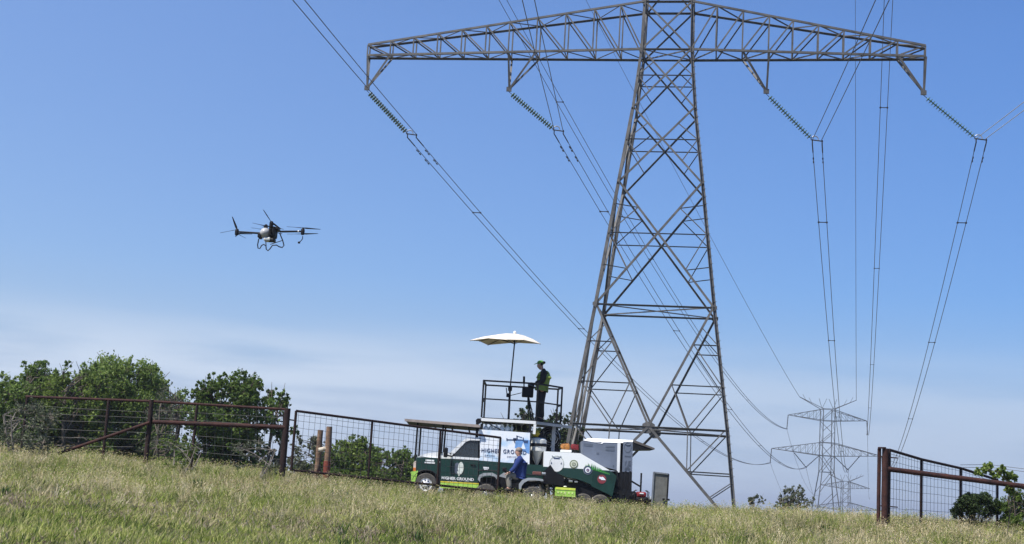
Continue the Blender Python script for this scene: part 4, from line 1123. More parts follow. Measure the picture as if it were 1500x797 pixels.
# banner on the side, with its print
YB = YP - .07
bn = thing('banner', 'pale sky printed banner with company name and a drone, hung on the truck side', 'banner', at(738, 680, YB))
bm_ = bpy.data.materials.new('banner_print'); bm_.use_nodes = True
t = bm_.node_tree; b = t.nodes['Principled BSDF']; b.inputs['Roughness'].default_value = .5
tcn = N(t, 'ShaderNodeTexCoord'); s_ = N(t, 'ShaderNodeSeparateXYZ'); L(t, tcn.outputs['Object'], s_.inputs[0])
nn = N(t, 'ShaderNodeTexNoise'); nn.inputs['Scale'].default_value = 2.3; nn.inputs['Detail'].default_value = 4; L(t, tcn.outputs['Object'], nn.inputs['Vector'])
rp = N(t, 'ShaderNodeValToRGB'); rp.color_ramp.elements[0].position = .33; rp.color_ramp.elements[0].color = (.42, .62, .82, 1); rp.color_ramp.elements[1].position = .50; rp.color_ramp.elements[1].color = (.82, .85, .88, 1)
L(t, nn.outputs[0], rp.inputs[0]); L(t, rp.outputs[0], b.inputs['Base Color'])
def BP(x, y, off=0.): q = at(x, y, YB); return Vector((q.x, YB + off, q.z))
MB().prism([BP(702, 629), BP(776.5, 634), BP(775.5, 681), BP(699.5, 676)], (0, .025, 0)).build('sheet', bm_, bn)
blue_pr = pbr('blue_print', (.16, .34, .66), .5, 0, .12, 5); pale_pr = pbr('pale_print', (.78, .84, .88), .5, 0, .05, 5)
MB().prism([BP(756, 643, -.004), BP(775.8, 645, -.004), BP(775.4, 665, -.004), BP(754, 656, -.004)], (0, .006, 0)).build('print_patch', blue_pr, bn)
MB().prism([BP(766.5, 648, -.007), BP(770, 658, -.007), BP(763, 657.5, -.007)], (0, .006, 0)).build('print_patch', pale_pr, bn)
text('HIGHER', .175, BP(719, 660.6, -.008), navy, bn, bold=.002, spacing=1.2, sx=.84); text('GROUND', .175, BP(754, 662.4, -.008), navy, bn, bold=.002, spacing=1.2, sx=.84)
text('DRONE', .068, BP(717, 667.5, -.008), navy, bn, spacing=1.5); text('SERVICES', .068, BP(752, 669.5, -.008), navy, bn, spacing=1.5)
mb = MB(); mb.bar(BP(743, 644, -.008), BP(767, 644.5, -.008), .006, .025); mb.cbox(BP(754, 643.5, -.008), (.10, .006, .08), .002); mb.bar(BP(753, 645, -.008), BP(754.5, 649, -.008), .006, .03)
mb.bar(BP(757, 638, -.008), BP(757.5, 643.5, -.008), .006, .03); mb.bar(BP(757.5, 638.5, -.008), BP(765, 641, -.008), .006, .012); mb.bar(BP(766.7, 641, -.008), BP(766.5, 647, -.008), .006, .02); mb.bar(BP(742.5, 642, -.008), BP(742.5, 645.5, -.008), .006, .03)
for x in (768.5, 770.5, 772.5): mb.bar(BP(x, 645, -.008), BP(x - .3, 649, -.008), .006, .03)
mb.build('printed_drone', navy, bn)
# row of white jugs behind the banner's top edge
for i, x in enumerate((711.5, 719, 727, 735, 743, 749.5)):
    c = at(x, 632.5, YP + .16); h = .42; w_ = .082 if i < 5 else .04
    mb = MB().lathe(c, [(w_, -.2), (w_, .1), (w_ * .9, .14), (w_ * .35, .18), (w_ * .35, .215)], 12)
    j = thing('jug', ['leftmost white jug in the row behind the banner', 'second white jug from the left in the row behind the banner', 'third white jug from the left in the row behind the banner', 'fourth white jug from the left in the row behind the banner', 'fifth white jug from the left in the row behind the banner', 'slim white jug at the right end of the row behind the banner'][i], 'jug', c - Vector((0, 0, .2)), 'white jugs behind the banner')
    mb.build('jug_body', white_pl, j, smooth=True); MB().tube([c + Vector((w_ * .5, -.05, .05)), c + Vector((w_ * 1.1, -.05, .1)), c + Vector((w_ * .4, -.04, .16))], .012, 6).build('jug_handle', white_pl, j); MB().lathe(c, [(w_ * .42, .205), (w_ * .42, .24)], 10).build('jug_cap', white_pl, j)
MB_sh = MB().box(at(730, 643.5, YP + .25), (1.2, .3, .04)); MB_sh.build('shelf', black_metal, pl)
for x in (752, 760, 768): MB().cbox(at(x, 627, YP + .6), (.14, .3, .16), .03).build('equipment_box', black_pl, pl)
MB().ellipsoid(at(764, 621.5, YP + .3), (.07, .07, .05)).build('work_lamp', grey_metal, pl, smooth=True)
# mixing tank with cone bottom in its black stand
tk = thing('mixing_tank', 'small white cone bottom tank strapped upright beside the black frame post', 'tank', at(788, 690, YP + .35))
tcx = at(787.5, 655, YP + .35)
MB().lathe(tcx, [(.02, -.62), (.05, -.52), (.2, -.2), (.27, -.12), (.27, .22), (.22, .27), (.09, .3)], 20).build('tank_shell', tank_m, tk, smooth=True)
MB().lathe(tcx, [(.275, .02), (.285, .02), (.285, .11), (.275, .11)], 20).build('strap', black_pl, tk)
MB().lathe(tcx, [(.09, .29), (.1, .35), (.02, .36)], 12).build('tank_lid', black_pl, tk)
for a in range(4): q = tcx + Vector((.24 * math.cos(a * 1.57 + .8), .24 * math.sin(a * 1.57 + .8), 0)); MB().bar(q + Vector((0, 0, -.1)), q + Vector((0, 0, -1.15)), .04).build('stand_leg', black_metal, tk)
MB().bar(tcx + Vector((0, 0, -.6)), tcx + Vector((.0, 0, -.95)), .06).build('outlet_pipe', black_pl, tk)
pm = thing('pump', 'yellow and black motor pump above the white mixing tank', 'pump', at(786, 642, YP + .3)); q = at(786.5, 635.5, YP + .3)
MB().lathe(q, [(.02, -.13), (.1, -.11), (.12, 0), (.1, .1), (.04, .13)], 14, 'X').build('motor', yellow_m, pm, smooth=True); MB().cbox(q + Vector((.12, 0, -.02)), (.16, .2, .18), .03).build('gearbox', black_pl, pm); MB().cbox(q + Vector((-.0, .02, -.13)), (.3, .22, .06), .01).build('mount', black_metal, pm)
# reels, hoses, drums: the dark gear between platform and trailer
gr = thing('hose_reel', 'grey hose reel with tangled hoses behind the grey platform leg', 'hose reel', at(808, 665, YP + 1.3)); r_ = random.Random(9)
for k in range(7):
    rr = .13 + .035 * k; c = at(806, 641, YP + 1.2); MB().tube([c + Vector((rr * math.cos(a / 3.), -.2 + .05 * k, rr * math.sin(a / 3.))) for a in range(20)], .022, 6).build('hose', grey_metal if k % 2 else black_pl, gr, smooth=True)
for k in range(5):
    a = at(796 + k * 5, 632 + (k % 3) * 5, YP + 1.1); MB().tube([a, a + Vector((.1, .05, -.15)), a + Vector((-.02, .1, -.35)), a + Vector((.06, 0, -.75))], .022, 6).build('hose', [grey_metal, black_pl, white_pl][k % 3], gr, smooth=True)
MB().cbox(at(806, 668, YP + 1.3), (.8, .5, .5), .04).build('reel_frame', black_metal, gr); MB().cbox(at(790, 686, YP + 1.0), (.9, .6, .5), .05).build('toolbox', black_pl, gr)

# ------------------------------------------------------------ parasol on the platform
ub = thing('parasol', 'cream square parasol on a dark pole above the platform', 'parasol', up3(at(745, 612, YP + .25), zf + .04))
pb, ptp = up3(at(745, 612, YP + .25), zf + .04), at(755, 489, YP + .25)
midp = at(747, 572, YP + .25)
MB().tube([pb, midp], .036, 10).build('pole', black_metal, ub, smooth=True); MB().tube([midp, at(753.7, 503, YP + .25), ptp], .022, 10).build('pole', iron, ub, smooth=True)
MB().cbox(midp + Vector((0, 0, .05)), (.13, .1, .14), .03).build('collar', black_pl, ub); MB().bar(at(741.5, 568, YP + .25), at(743, 580, YP + .25), .03).build('clamp_handle', black_pl, ub)
MB().tube([at(745, 580, YP + .2), at(764, 575.5, YP + .1)], .012, 6).build('clamp_arm', black_metal, ub); MB().cbox(at(744, 579, YP + .2), (.1, .1, .12), .02).build('clamp', black_pl, ub)
apex = ptp + Vector((-.02, 0, .0))
cnr = [at(688.5, 498.3, YP + .15), at(742, 497.3, YP - .95), at(792, 503.5, YP + .3), at(714.5, 505, YP + 1.5)]
mid = [(cnr[i] + cnr[(i + 1) % 4]) / 2 + Vector((0, 0, .055)) for i in range(4)]
rim = []
for i in range(4): rim += [cnr[i], mid[i]]
mb = MB(); rings = [[apex.lerp(p, k) + Vector((0, 0, .10 * math.sin(k * math.pi) * .6)) for p in rim] for k in (.04, .35, .7, 1.)]
V = [tuple(p) for rg in rings for p in rg]; Fc = [(a * 8 + i, a * 8 + (i + 1) % 8, (a + 1) * 8 + (i + 1) % 8, (a + 1) * 8 + i) for a in range(3) for i in range(8)] + [tuple(range(8))]
mb.add(V, Fc); cn = mb.build('canopy', cream, ub); sm = cn.modifiers.new('thick', 'SOLIDIFY'); sm.thickness = .012
for i in range(8): MB().tube([apex + Vector((0, 0, -.05)), apex.lerp(rim[i], .5) + Vector((0, 0, .02)), rim[i] + Vector((0, 0, -.02))], .009, 5).build('rib', black_metal, ub); MB().tube([at(753.8, 504, YP + .25), apex.lerp(rim[i], .5) + Vector((0, 0, .0))], .008, 5).build('strut', black_metal, ub)
MB().ellipsoid(apex + Vector((0, 0, .04)), (.05, .05, .05)).build('finial', white_pl, ub, smooth=True)

# ------------------------------------------------------------ people (one continuous skinned surface; clothing as child shells)
def skin_mesh(name, nodes, edges, root, sub=2, grow=0.):
    idx = {k: i for i, k in enumerate(nodes)}
    me = bpy.data.meshes.new(name); me.from_pydata([n[0] for n in nodes.values()], [(idx[a], idx[b]) for a, b in edges], [])
    o = bpy.data.objects.new(name, me); COL.objects.link(o)
    md = o.modifiers.new('skin', 'SKIN'); md.use_smooth_shade = True; md.branch_smoothing = .6
    for k, i in idx.items():
        r = nodes[k][1]; r = r if hasattr(r, '__len__') else (r, r)
        big = 1.22 if min(r) > .025 else 1.0
        me.skin_vertices[0].data[i].radius = (r[0] * big, r[1] * big); me.skin_vertices[0].data[i].use_root = (k == root)
    s = o.modifiers.new('sub', 'SUBSURF'); s.levels = sub; s.render_levels = sub
    bpy.context.view_layer.update()
    m2 = bpy.data.meshes.new_from_object(o.evaluated_get(bpy.context.evaluated_depsgraph_get())); m2.name = name
    bpy.data.objects.remove(o)
    m2.polygons.foreach_set('use_smooth', [True] * len(m2.polygons))
    return m2
def hand(nodes, edges, pre, wrist, fwd, side, curl):
    """palm, four fingers of different lengths and a thumb from the side of the palm"""
    wrist, fwd, side, curl = Vector(wrist), Vector(fwd).normalized(), Vector(side).normalized(), Vector(curl).normalized()
    palm = wrist + fwd * .055; nodes[pre + 'palm'] = (tuple(palm), (.038, .018)); edges.append((pre + 'wrist', pre + 'palm'))
    for i, (o_, ln) in enumerate(((-.03, .07), (-.01, .082), (.01, .076), (.028, .06))):
        k0, k1, k2 = palm + fwd * .04 + side * o_, palm + fwd * (.04 + ln * .5) + side * o_ + curl * .018, palm + fwd * (.04 + ln * .75) + side * o_ + curl * .05
        for n_, p, r in (('a', k0, .0105), ('b', k1, .0095), ('c', k2, .008)): nodes[f'{pre}f{i}{n_}'] = (tuple(p), r)
        edges.extend([(pre + 'palm', f'{pre}f{i}a'), (f'{pre}f{i}a', f'{pre}f{i}b'), (f'{pre}f{i}b', f'{pre}f{i}c')])
    t0, t1 = palm - side * .042 + fwd * .0, palm - side * .055 + fwd * .035 + curl * .03
    nodes[pre + 'ta'] = (tuple(t0), .012); nodes[pre + 'tb'] = (tuple(t1), .009); edges.extend([(pre + 'palm', pre + 'ta'), (pre + 'ta', pre + 'tb')])
def head_parts(root, hc, facing, k=1.):
    """face features: hc = head centre, facing = unit vector"""
    f = Vector(facing).normalized(); s = f.cross(Vector((0, 0, 1))).normalized(); u = s.cross(f)
    mb = MB()
    for q in (-1, 1): mb.ellipsoid(hc + f * .088 + s * q * .032 + u * .012, (.012, .012, .009), 8, 6)
    mb.build('eyes', white_pl, root, smooth=True)
    mb = MB()
    for q in (-1, 1): mb.ellipsoid(hc - f * .005 + s * q * .08 - u * .0, (.02, .014, .032), 8, 6)
    mb.build('ears', skin, root, smooth=True); MB().bar(hc + f * .096 - u * .052 + s * .022, hc + f * .096 - u * .052 - s * .022, .008).build('mouth', pbr('lips', (.3, .12, .1), .5), root)
# --- the pilot standing on the platform, facing left, head bowed over the controller
fx0, fy0 = at(790, 612, YP + .75).x, YP + .75
pz = zf + .045
pilot = thing('person', 'person in black with yellow green vest and green cap standing on the platform', 'person', (fx0, fy0, pz))
SC = 1.05
def J(x, y, z): return (x * SC, y * SC, z * SC)
nd = {'pelvis': (J(.03, 0, .97), (.15, .11)), 'waist': (J(.05, 0, 1.12), (.14, .105)), 'chest': (J(.07, 0, 1.32), (.19, .15)), 'upper': (J(.05, 0, 1.50), (.17, .14)), 'neck': (J(.0, 0, 1.57), .07), 'chin': (J(-.04, 0, 1.625), .088), 'head': (J(-.06, 0, 1.70), .112), 'crown': (J(-.045, 0, 1.79), .085), 'nose': (J(-.155, 0, 1.66), .014)}
ed = [('pelvis', 'waist'), ('waist', 'chest'), ('chest', 'upper'), ('upper', 'neck'), ('neck', 'chin'), ('chin', 'head'), ('head', 'crown'), ('head', 'nose')]
for s, n_ in ((-1, 'l'), (1, 'r')):
    nd.update({n_ + 'sh': (J(.06, s * .20, 1.49), .075), n_ + 'el': (J(.03, s * .25, 1.18), .046), n_ + 'wrist': (J(-.19, s * .16, 1.12), .03),
               n_ + 'hip': (J(.04, s * .09, .92), .092), n_ + 'kn': (J(.0 + .02 * s, s * .11, .52), .066), n_ + 'an': (J(.04 + .03 * s, s * .11, .1), .045), n_ + 'toe': (J(-.12 + .03 * s, s * .12, .045), .04), n_ + 'heel': (J(.07 + .03 * s, s * .11, .045), .042)})
    ed += [('upper', n_ + 'sh'), (n_ + 'sh', n_ + 'el'), (n_ + 'el', n_ + 'wrist'), ('pelvis', n_ + 'hip'), (n_ + 'hip', n_ + 'kn'), (n_ + 'kn', n_ + 'an'), (n_ + 'an', n_ + 'toe'), (n_ + 'an', n_ + 'heel')]
def sub_nodes(nd, ed, keep, g): 
    return {k: (v[0], (v[1][0] + g, v[1][1] + g) if hasattr(v[1], '__len__') else v[1] + g) for k, v in nd.items() if k in keep}, [e for e in ed if e[0] in keep and e[1] in keep]
ndh, edh = dict(nd), list(ed)
hand(ndh, edh, 'l', J(-.19, -.16, 1.12), (-1, .25, 0), (0, 0, 1), (0, 1, 0)); hand(ndh, edh, 'r', J(-.19, .16, 1.12), (-1, -.25, 0), (0, 0, 1), (0, -1, 0))
link('body', skin_mesh('body', ndh, edh, 'pelvis'), skin, pilot)
def shell(nm, keep, g, mat, root_k, parent, nd=nd, ed=ed):
    n2, e2 = sub_nodes(nd, ed, keep, g); link(nm, skin_mesh(nm, n2, e2, root_k), mat, parent)
shell('shirt', ['pelvis', 'waist', 'chest', 'upper', 'neck', 'lsh', 'lel', 'lwrist', 'rsh', 'rel', 'rwrist'], .034, dark_cloth, 'waist', pilot)
shell('trousers', ['waist', 'pelvis', 'lhip', 'lkn', 'lan', 'rhip', 'rkn', 'ran'], .034, dark_cloth, 'pelvis', pilot)
shell('boots', ['lan', 'ltoe', 'lheel'], .03, black_pl, 'lan', pilot); shell('boots', ['ran', 'rtoe', 'rheel'], .03, black_pl, 'ran', pilot)
nv = {'a': (J(.03, 0, 1.0), (.19, .16)), 'b': (J(.05, 0, 1.14), (.205, .175)), 'c': (J(.07, 0, 1.32), (.235, .195)), 'd': (J(.055, 0, 1.46), (.21, .18)), 'e': (J(.03, 0, 1.54), (.10, .09))}
link('vest', skin_mesh('vest', nv, [('a', 'b'), ('b', 'c'), ('c', 'd'), ('d', 'e')], 'b'), vest_m, pilot)
def ring_band(c, rx, ry, h, mat, parent, name, tilt=0.):
    mb = MB(); n = 24; V = []; Fc = []
    for i in range(n):
        a = i * 2 * math.pi / n
        for k in (0, h): V.append(Vector(c) + Vector((rx * math.cos(a), ry * math.sin(a), k + tilt * math.cos(a))))
    for i in range(n): j = (i + 1) % n; Fc.append((2 * i, 2 * j, 2 * j + 1, 2 * i + 1))
    o = mb.add(V, Fc).build(name, mat, parent); m_ = o.modifiers.new('t', 'SOLIDIFY'); m_.thickness = .006
    return o
hc = Vector(J(-.06, 0, 1.72)) + Vector((fx0, fy0, pz))
head_parts(pilot, hc, (-1, 0, -.25))
MB().prism([Vector((fx0, fy0, pz)) + Vector((.115, -.13, 1.02)), Vector((fx0, fy0, pz)) + Vector((.21, -.05, 1.1)), Vector((fx0, fy0, pz)) + Vector((.215, -.05, 1.42)), Vector((fx0, fy0, pz)) + Vector((.11, -.14, 1.44))], (0.0, -.012, 0)).build('vest_panel', dark_cloth, pilot)
mb = MB(); mb.ellipsoid(hc + Vector((.012, 0, .045)), (.115, .098, .085), 18, 10); mb.build('cap', cap_m, pilot, smooth=True)
mb = MB(); mb.prism([hc + Vector((x, y, z)) for x, y, z in ((-.07, -.08, .03), (-.15, -.07, -.0), (-.19, -.03, -.025), (-.19, .03, -.025), (-.15, .07, 0), (-.07, .08, .03))], (0, 0, .015)); mb.build('cap_brim', cap_m, pilot)
for s in (-1, 1): MB().ellipsoid(hc + Vector((.045, s * .095, .0)), (.04, .028, .05), 12, 8).build('ear_defender', black_pl, pilot, smooth=True)
MB().tube([hc + Vector((.05, -.1, .02)), hc + Vector((.09, -.07, .08)), hc + Vector((.11, 0, .09)), hc + Vector((.09, .07, .08)), hc + Vector((.05, .1, .02))], .016, 8).build('headband', black_pl, pilot, smooth=True)
MB().ellipsoid(hc + Vector((.12, -.02, .06)), (.045, .05, .045), 12, 8).build('hair', black_pl, pilot, smooth=True)
MB().tube([Vector((fx0 + .09, fy0 - .13, pz + 1.02)), Vector((fx0 - .02, fy0 - .16, pz + 1.05)), Vector((fx0 - .13, fy0 - .06, pz + 1.1))], .012, 6).build('neck_strap', black_pl, pilot)
# controller tripod in front of the pilot
ct = thing('controller_stand', 'black controller case with an antenna on a thin stand before the pilot', 'controller', up3(at(778, 612, YP + .6), pz))
q = at(773, 575, YP + .65)
MB().cbox(q, (.36, .28, .30), .03).build('case', black_pl, ct); MB().cbox(q + Vector((.12, 0, .2)), (.28, .3, .05), .02, (0, .35, 0)).build('screen', glass, ct); MB().cbox(at(778, 566, YP + .65), (.2, .22, .16), .04).build('hood', black_pl, ct)
MB().tube([q + Vector((-.12, 0, .1)), at(767.5, 560, YP + .65)], .02, 8).build('antenna', black_pl, ct); MB().tube([at(767.5, 560, YP + .65), at(767.7, 551.5, YP + .65)], .035, 8).build('antenna', black_pl, ct)
MB().tube([q, up3(at(778.5, 612, YP + .6), pz)], .024, 8).build('stand_leg', black_metal, ct); MB().tube([q, up3(at(774, 612, YP + .9), pz)], .018, 8).build('stand_leg', black_metal, ct); MB().tube([q, up3(at(783, 612, YP + .95), pz)], .018, 8).build('stand_leg', black_metal, ct)

# ------------------------------------------------------------ ATV and rider
YA = 40.6
ag = gz(at(745, 720, YA).x, YA + .4)
atv = thing('quad_bike', 'dark quad bike with silver fenders standing between the gate and the pickup', 'quad bike', Vector((at(746, 720, YA).x, YA + .45, ag)))
AP = lambda x, y, d=0.: at(x, y, YA) + Vector((0, d, 0))
fwx, rwx = AP(712, 715).x, AP(781, 715).x; wr = .31
for x in (fwx, rwx):
    for d, sg in ((0, -1), (.85, 1)): wheel(Vector((x, YA + d, ag + wr)), wr, .26, atv, rimr=.42, rimmat=grey_metal, sgn=sg, knob=16)
def AS(pts, d0, d1, name, mat): return MB().prism([AP(x, y, d0) for x, y in pts], (0, d1 - d0, 0)).build(name, mat, atv)
for d0, d1 in ((-.16, .14), (.71, 1.01)):
    AS([(700, 702), (702, 696), (708, 693), (721, 692.5), (728, 696), (730, 701), (727, 702), (725, 698.5), (718, 696.5), (709, 697), (704, 700), (702.5, 706)], d0, d1, 'front_fender', silver)
    AS([(760, 716), (760, 709), (765, 703), (773, 700), (783, 700), (795, 702), (796, 705), (784, 703.6), (774, 704), (768, 707), (764, 712), (763, 718)], d0, d1, 'rear_fender', silver)
AS([(702, 700), (728, 697), (740, 700), (752, 708), (764, 706), (792, 704), (790, 712), (764, 716), (730, 714), (706, 708)], .15, .7, 'body', black_pl)
AS([(731, 697), (738, 692), (747, 694), (751, 701), (745, 706), (735, 704)], .22, .63, 'fuel_tank', silver)
AS([(747, 700), (756, 700.5), (778, 700), (782, 703), (770, 706), (750, 706)], .25, .6, 'seat', black_pl)
AS([(736, 706), (758, 708), (757, 722), (738, 720)], .18, .67, 'engine', iron)
AS([(704, 703), (712, 700), (714, 712), (706, 714)], .2, .65, 'front_grille', black_pl)
for d in (.05, .3, .55, .8): MB().tube([AP(700, 689.5, d), AP(712, 688.5, d), AP(728, 690, d)], .014, 6).build('front_rack', black_metal, atv); MB().tube([AP(772, 695, d), AP(800, 697, d)], .014, 6).build('rear_rack', black_metal, atv)
for x, y in ((701, 689.6), (714, 688.7), (727, 690)): MB().tube([AP(x, y, .05), AP(x, y, .8)], .014, 6).build('front_rack', black_metal, atv)
for x, y in ((773, 695), (786, 696), (799, 697)): MB().tube([AP(x, y, .05), AP(x, y, .8)], .014, 6).build('rear_rack', black_metal, atv)
MB().tube([AP(737, 699, .42), AP(741, 689, .42)], .03, 8).build('steering_post', black_pl, atv); MB().tube([AP(746, 692, .0), AP(742, 689, .15), AP(741, 688.5, .42), AP(742, 689, .7), AP(746, 692, .85)], .016, 8).build('handlebar', black_pl, atv, smooth=True)
MB().cbox(AP(739, 687.5, .42), (.14, .2, .12), .03).build('instrument_pod', black_pl, atv)
MB().cbox(AP(787, 693.2, .4), (.26, .4, .1), .02).build('rack_bag', pbr('brown_bag', (.14, .05, .04), .8), atv); MB().cbox(AP(797, 693.5, .3), (.12, .16, .07), .02).build('rack_box', silver, atv)
for x in (fwx, rwx): MB().tube([Vector((x, YA - .0, ag + wr)), Vector((x, YA + .85, ag + wr))], .035, 8).build('axle', iron, atv)
MB().box(AP(746, 724, -.02) + Vector((0, 0, .1)), (.5, .2, .03)).build('foot_rest', black_pl, atv)
# rider seated facing left, back half turned to the camera
rx0 = AP(760, 700); rider = thing('person', 'person with greying hair in a royal blue shirt sitting on the quad bike', 'person', Vector((rx0.x, YA + .42, rx0.z + .02)))
RB = wloc(rider)
def K(x, y, z): return (x, y, z)
nr = {'pelvis': (K(.02, 0, .04), (.19, .16)), 'waist': (K(.05, 0, .2), (.19, .155)), 'chest': (K(.04, 0, .38), (.22, .18)), 'upper': (K(.0, 0, .56), (.18, .15)), 'neck': (K(-.02, 0, .62), .07), 'chin': (K(-.04, 0, .67), .088), 'head': (K(-.045, 0, .75), .112), 'crown': (K(-.03, 0, .83), .085), 'nose': (K(-.14, .03, .74), .013)}
er = [('pelvis', 'waist'), ('waist', 'chest'), ('chest', 'upper'), ('upper', 'neck'), ('neck', 'chin'), ('chin', 'head'), ('head', 'crown'), ('head', 'nose')]
for s, n_ in ((-1, 'l'), (1, 'r')):
    nr.update({n_ + 'sh': (K(.0, s * .21, .55), .078), n_ + 'el': (K(-.13, s * .29, .27), .046), n_ + 'wrist': (K(-.28, s * .36, .12), .03),
               n_ + 'hip': (K(-.02, s * .12, .0), .098), n_ + 'kn': (K(-.33, s * .24, .06), .07), n_ + 'an': (K(-.25, s * .3, -.36), .046), n_ + 'toe': (K(-.42, s * .32, -.42), .04), n_ + 'heel': (K(-.22, s * .3, -.42), .042)})
    er += [('upper', n_ + 'sh'), (n_ + 'sh', n_ + 'el'), (n_ + 'el', n_ + 'wrist'), ('pelvis', n_ + 'hip'), (n_ + 'hip', n_ + 'kn'), (n_ + 'kn', n_ + 'an'), (n_ + 'an', n_ + 'toe'), (n_ + 'an', n_ + 'heel')]
nh, eh = dict(nr), list(er)
hand(nh, eh, 'l', K(-.28, -.36, .12), (-1, .1, -.3), (0, 1, 0), (0, 0, -1)); hand(nh, eh, 'r', K(-.28, .36, .12), (-1, -.1, -.3), (0, -1, 0), (0, 0, -1))
link('body', skin_mesh('body', nh, eh, 'pelvis'), skin, rider)
shell('shirt', ['pelvis', 'waist', 'chest', 'upper', 'neck', 'lsh', 'lel', 'lwrist', 'rsh', 'rel', 'rwrist'], .018, blue_cloth, 'waist', rider, nr, er)
shell('trousers', ['waist', 'pelvis', 'lhip', 'lkn', 'lan', 'rhip', 'rkn', 'ran'], .014, grey_cloth, 'pelvis', rider, nr, er)
shell('boots', ['lan', 'ltoe', 'lheel'], .014, black_pl, 'lan', rider, nr, er); shell('boots', ['ran', 'rtoe', 'rheel'], .014, black_pl, 'ran', rider, nr, er)
hcr = RB + Vector((-.045, 0, .77)); head_parts(rider, hcr, (-1, .3, 0))
MB().ellipsoid(hcr + Vector((.012, -.005, .03)), (.105, .098, .09), 16, 10).build('hair', hair, rider, smooth=True)

# ------------------------------------------------------------ trailer with painted hopper
YH = 41.9
tr = thing('trailer', 'low black trailer carrying a painted white and green hopper body', 'trailer', Vector((at(860, 730, YH).x, YH + .8, gz(2, 42.5))))
HP = lambda x, y, d=0.: at(x, y, YH) + Vector((0, d, 0))
hz = HP(830, 688).z - wloc(tr).z
hop_m = banded('hopper_wrap', [(0, DGREEN), (hz + .035, WHITE)], rough=.35, jag=.0)
hop_pts = [(797, 661), (850, 664), (893, 689), (903, 697), (896, 727), (862, 708), (846, 702), (830, 699), (816, 693), (796, 690)]
MB().prism([HP(x, y) for x, y in hop_pts], (0, 1.5, 0)).build('hopper', hop_m, tr)
MB().prism([HP(x, y, -.012) for x, y in ((868, 691.5), (903.5, 697), (897, 727), (866, 712))], (0, .03, 0)).build('tail_panel', green_paint, tr)
grn = pbr('grass_print', (.05, .28, .05), .5, 0, .4, 30); r_ = random.Random(4)
mb = MB()
for i in range(34):
    x = 858 + i * 1.05; y0 = 683.5 + max(0, (x - 866) * .30); h = r_.uniform(2, 6.5)
    mb.prism([HP(x - .7, y0 + 4, -.008), HP(x + .7, y0 + 4, -.008), HP(x + r_.uniform(-1, 1), max(y0 - h, 668.5 + (x - 850) * .58), -.008)], (0, -.004, 0))
mb.build('printed_grass', grn, tr)
# emblems
w_em = pbr('emblem_cream', (.66, .68, .56), .5, 0, .06, 8)
def hp(x, y, off): q = at(x, y, YH); return Vector((q.x, YH + off, q.z))
discprint(hp(815.5, 679.5, -.005), .24, olive, tr, 'longhorn_badge', hole=.232, rx=.92)
discprint(hp(815.5, 680.5, -.004), .225, white_p, tr, 'longhorn_badge', rx=.92)
mb = MB(); mb.tube([hp(808.5, 667.5, -.012), hp(811.5, 670, -.012), hp(814, 670.6, -.012), hp(817, 670.6, -.012), hp(819.5, 670, -.012), hp(822, 667.8, -.012)], .007, 6)
mb.prism([hp(806.7, 679.5, -.01), hp(808.9, 679.7, -.01), hp(808, 675.8, -.01)], (0, -.004, 0)); mb.prism([hp(821, 680, -.01), hp(823, 680.2, -.01), hp(822.4, 677, -.01)], (0, -.004, 0)); mb.bar(hp(811, 671.5, -.012), hp(820, 672, -.012), .006, .02); mb.build('longhorn_head', navy, tr)
discprint(hp(840.5, 680, -.006), .128, olive, tr, 'round_badge', n=32); discprint(hp(840.5, 680, -.012), .098, w_em, tr, 'round_badge', n=32); discprint(hp(840.5, 680, -.017), .06, olive, tr, 'round_badge', n=24)
text('G', .11, hp(840.5, 680, -.024), w_em, tr, bold=.003)
discprint(hp(861, 688.6, -.006), .138, grey_metal, tr, 'star_badge', n=32); discprint(hp(861, 688.6, -.012), .12, navy, tr, 'star_badge', n=32); discprint(hp(861, 688.6, -.017), .085, white_p, tr, 'star_badge', n=32); discprint(hp(861, 688.8, -.022), .045, pbr('blue_badge', (.05, .07, .3), .5), tr, 'star_badge', n=24); discprint(hp(861, 689, -.027), .028, red_m, tr, 'star_badge', n=20); star(hp(861, 689, -.03), .02, white_p, tr)
discprint(hp(881.5, 702, -.02), .135, maroon, tr, 'red_badge', n=32)
MB().prism([hp(x, y, -.027) for x, y in ((877, 700.8), (878.2, 697.8), (880, 699.2), (882.5, 698.4), (884.6, 699.8), (887.3, 703.4), (880.8, 703.2), (879, 701.4))], (0, -.004, 0)).build('red_badge_shape', pale_pr, tr)
# chassis, running gear and dark boxes under the hopper
MB().prism([HP(790, 702, .2), HP(960, 732, .2), HP(960, 736, .2), HP(790, 707, .2)], (0, 1.2, 0)).build('chassis', black_metal, tr)
MB().prism([HP(812, 700, .1), HP(850, 704, .1), HP(900, 727, .1), HP(902, 738, .1), HP(812, 729, .1)], (0, 1.4, 0)).build('under_box', black_pl, tr)
MB().prism([HP(795, 692, -.15), HP(806, 681, -.15), HP(812, 690, -.15), HP(826, 699, -.15), HP(826, 712, -.15), HP(795, 708, -.15)], (0, .12, 0)).build('mud_guard', black_pl, tr)
for x in (855, 880): wheel(Vector((HP(x, 720).x, YH + .05, gz(2.5, 42) + .3)), .3, .2, tr, rimr=.5, rimmat=black_metal); wheel(Vector((HP(x, 720).x, YH + 1.5, gz(2.5, 42) + .3)), .3, .2, tr, rimr=.5, rimmat=black_metal, sgn=1)
MB().prism([HP(812, 722, .45), HP(962, 732, .45), HP(962, 748, .45), HP(812, 742, .45)], (0, .9, 0)).build('underframe_shade_block', black_metal, tr)  # black block set low to keep the gap below trailer and ramp dark
for x in (905, 911, 918, 925): MB().bar(HP(x, 690, .35), HP(x - 1, 734, .35), .06).build('stay', black_metal, tr)
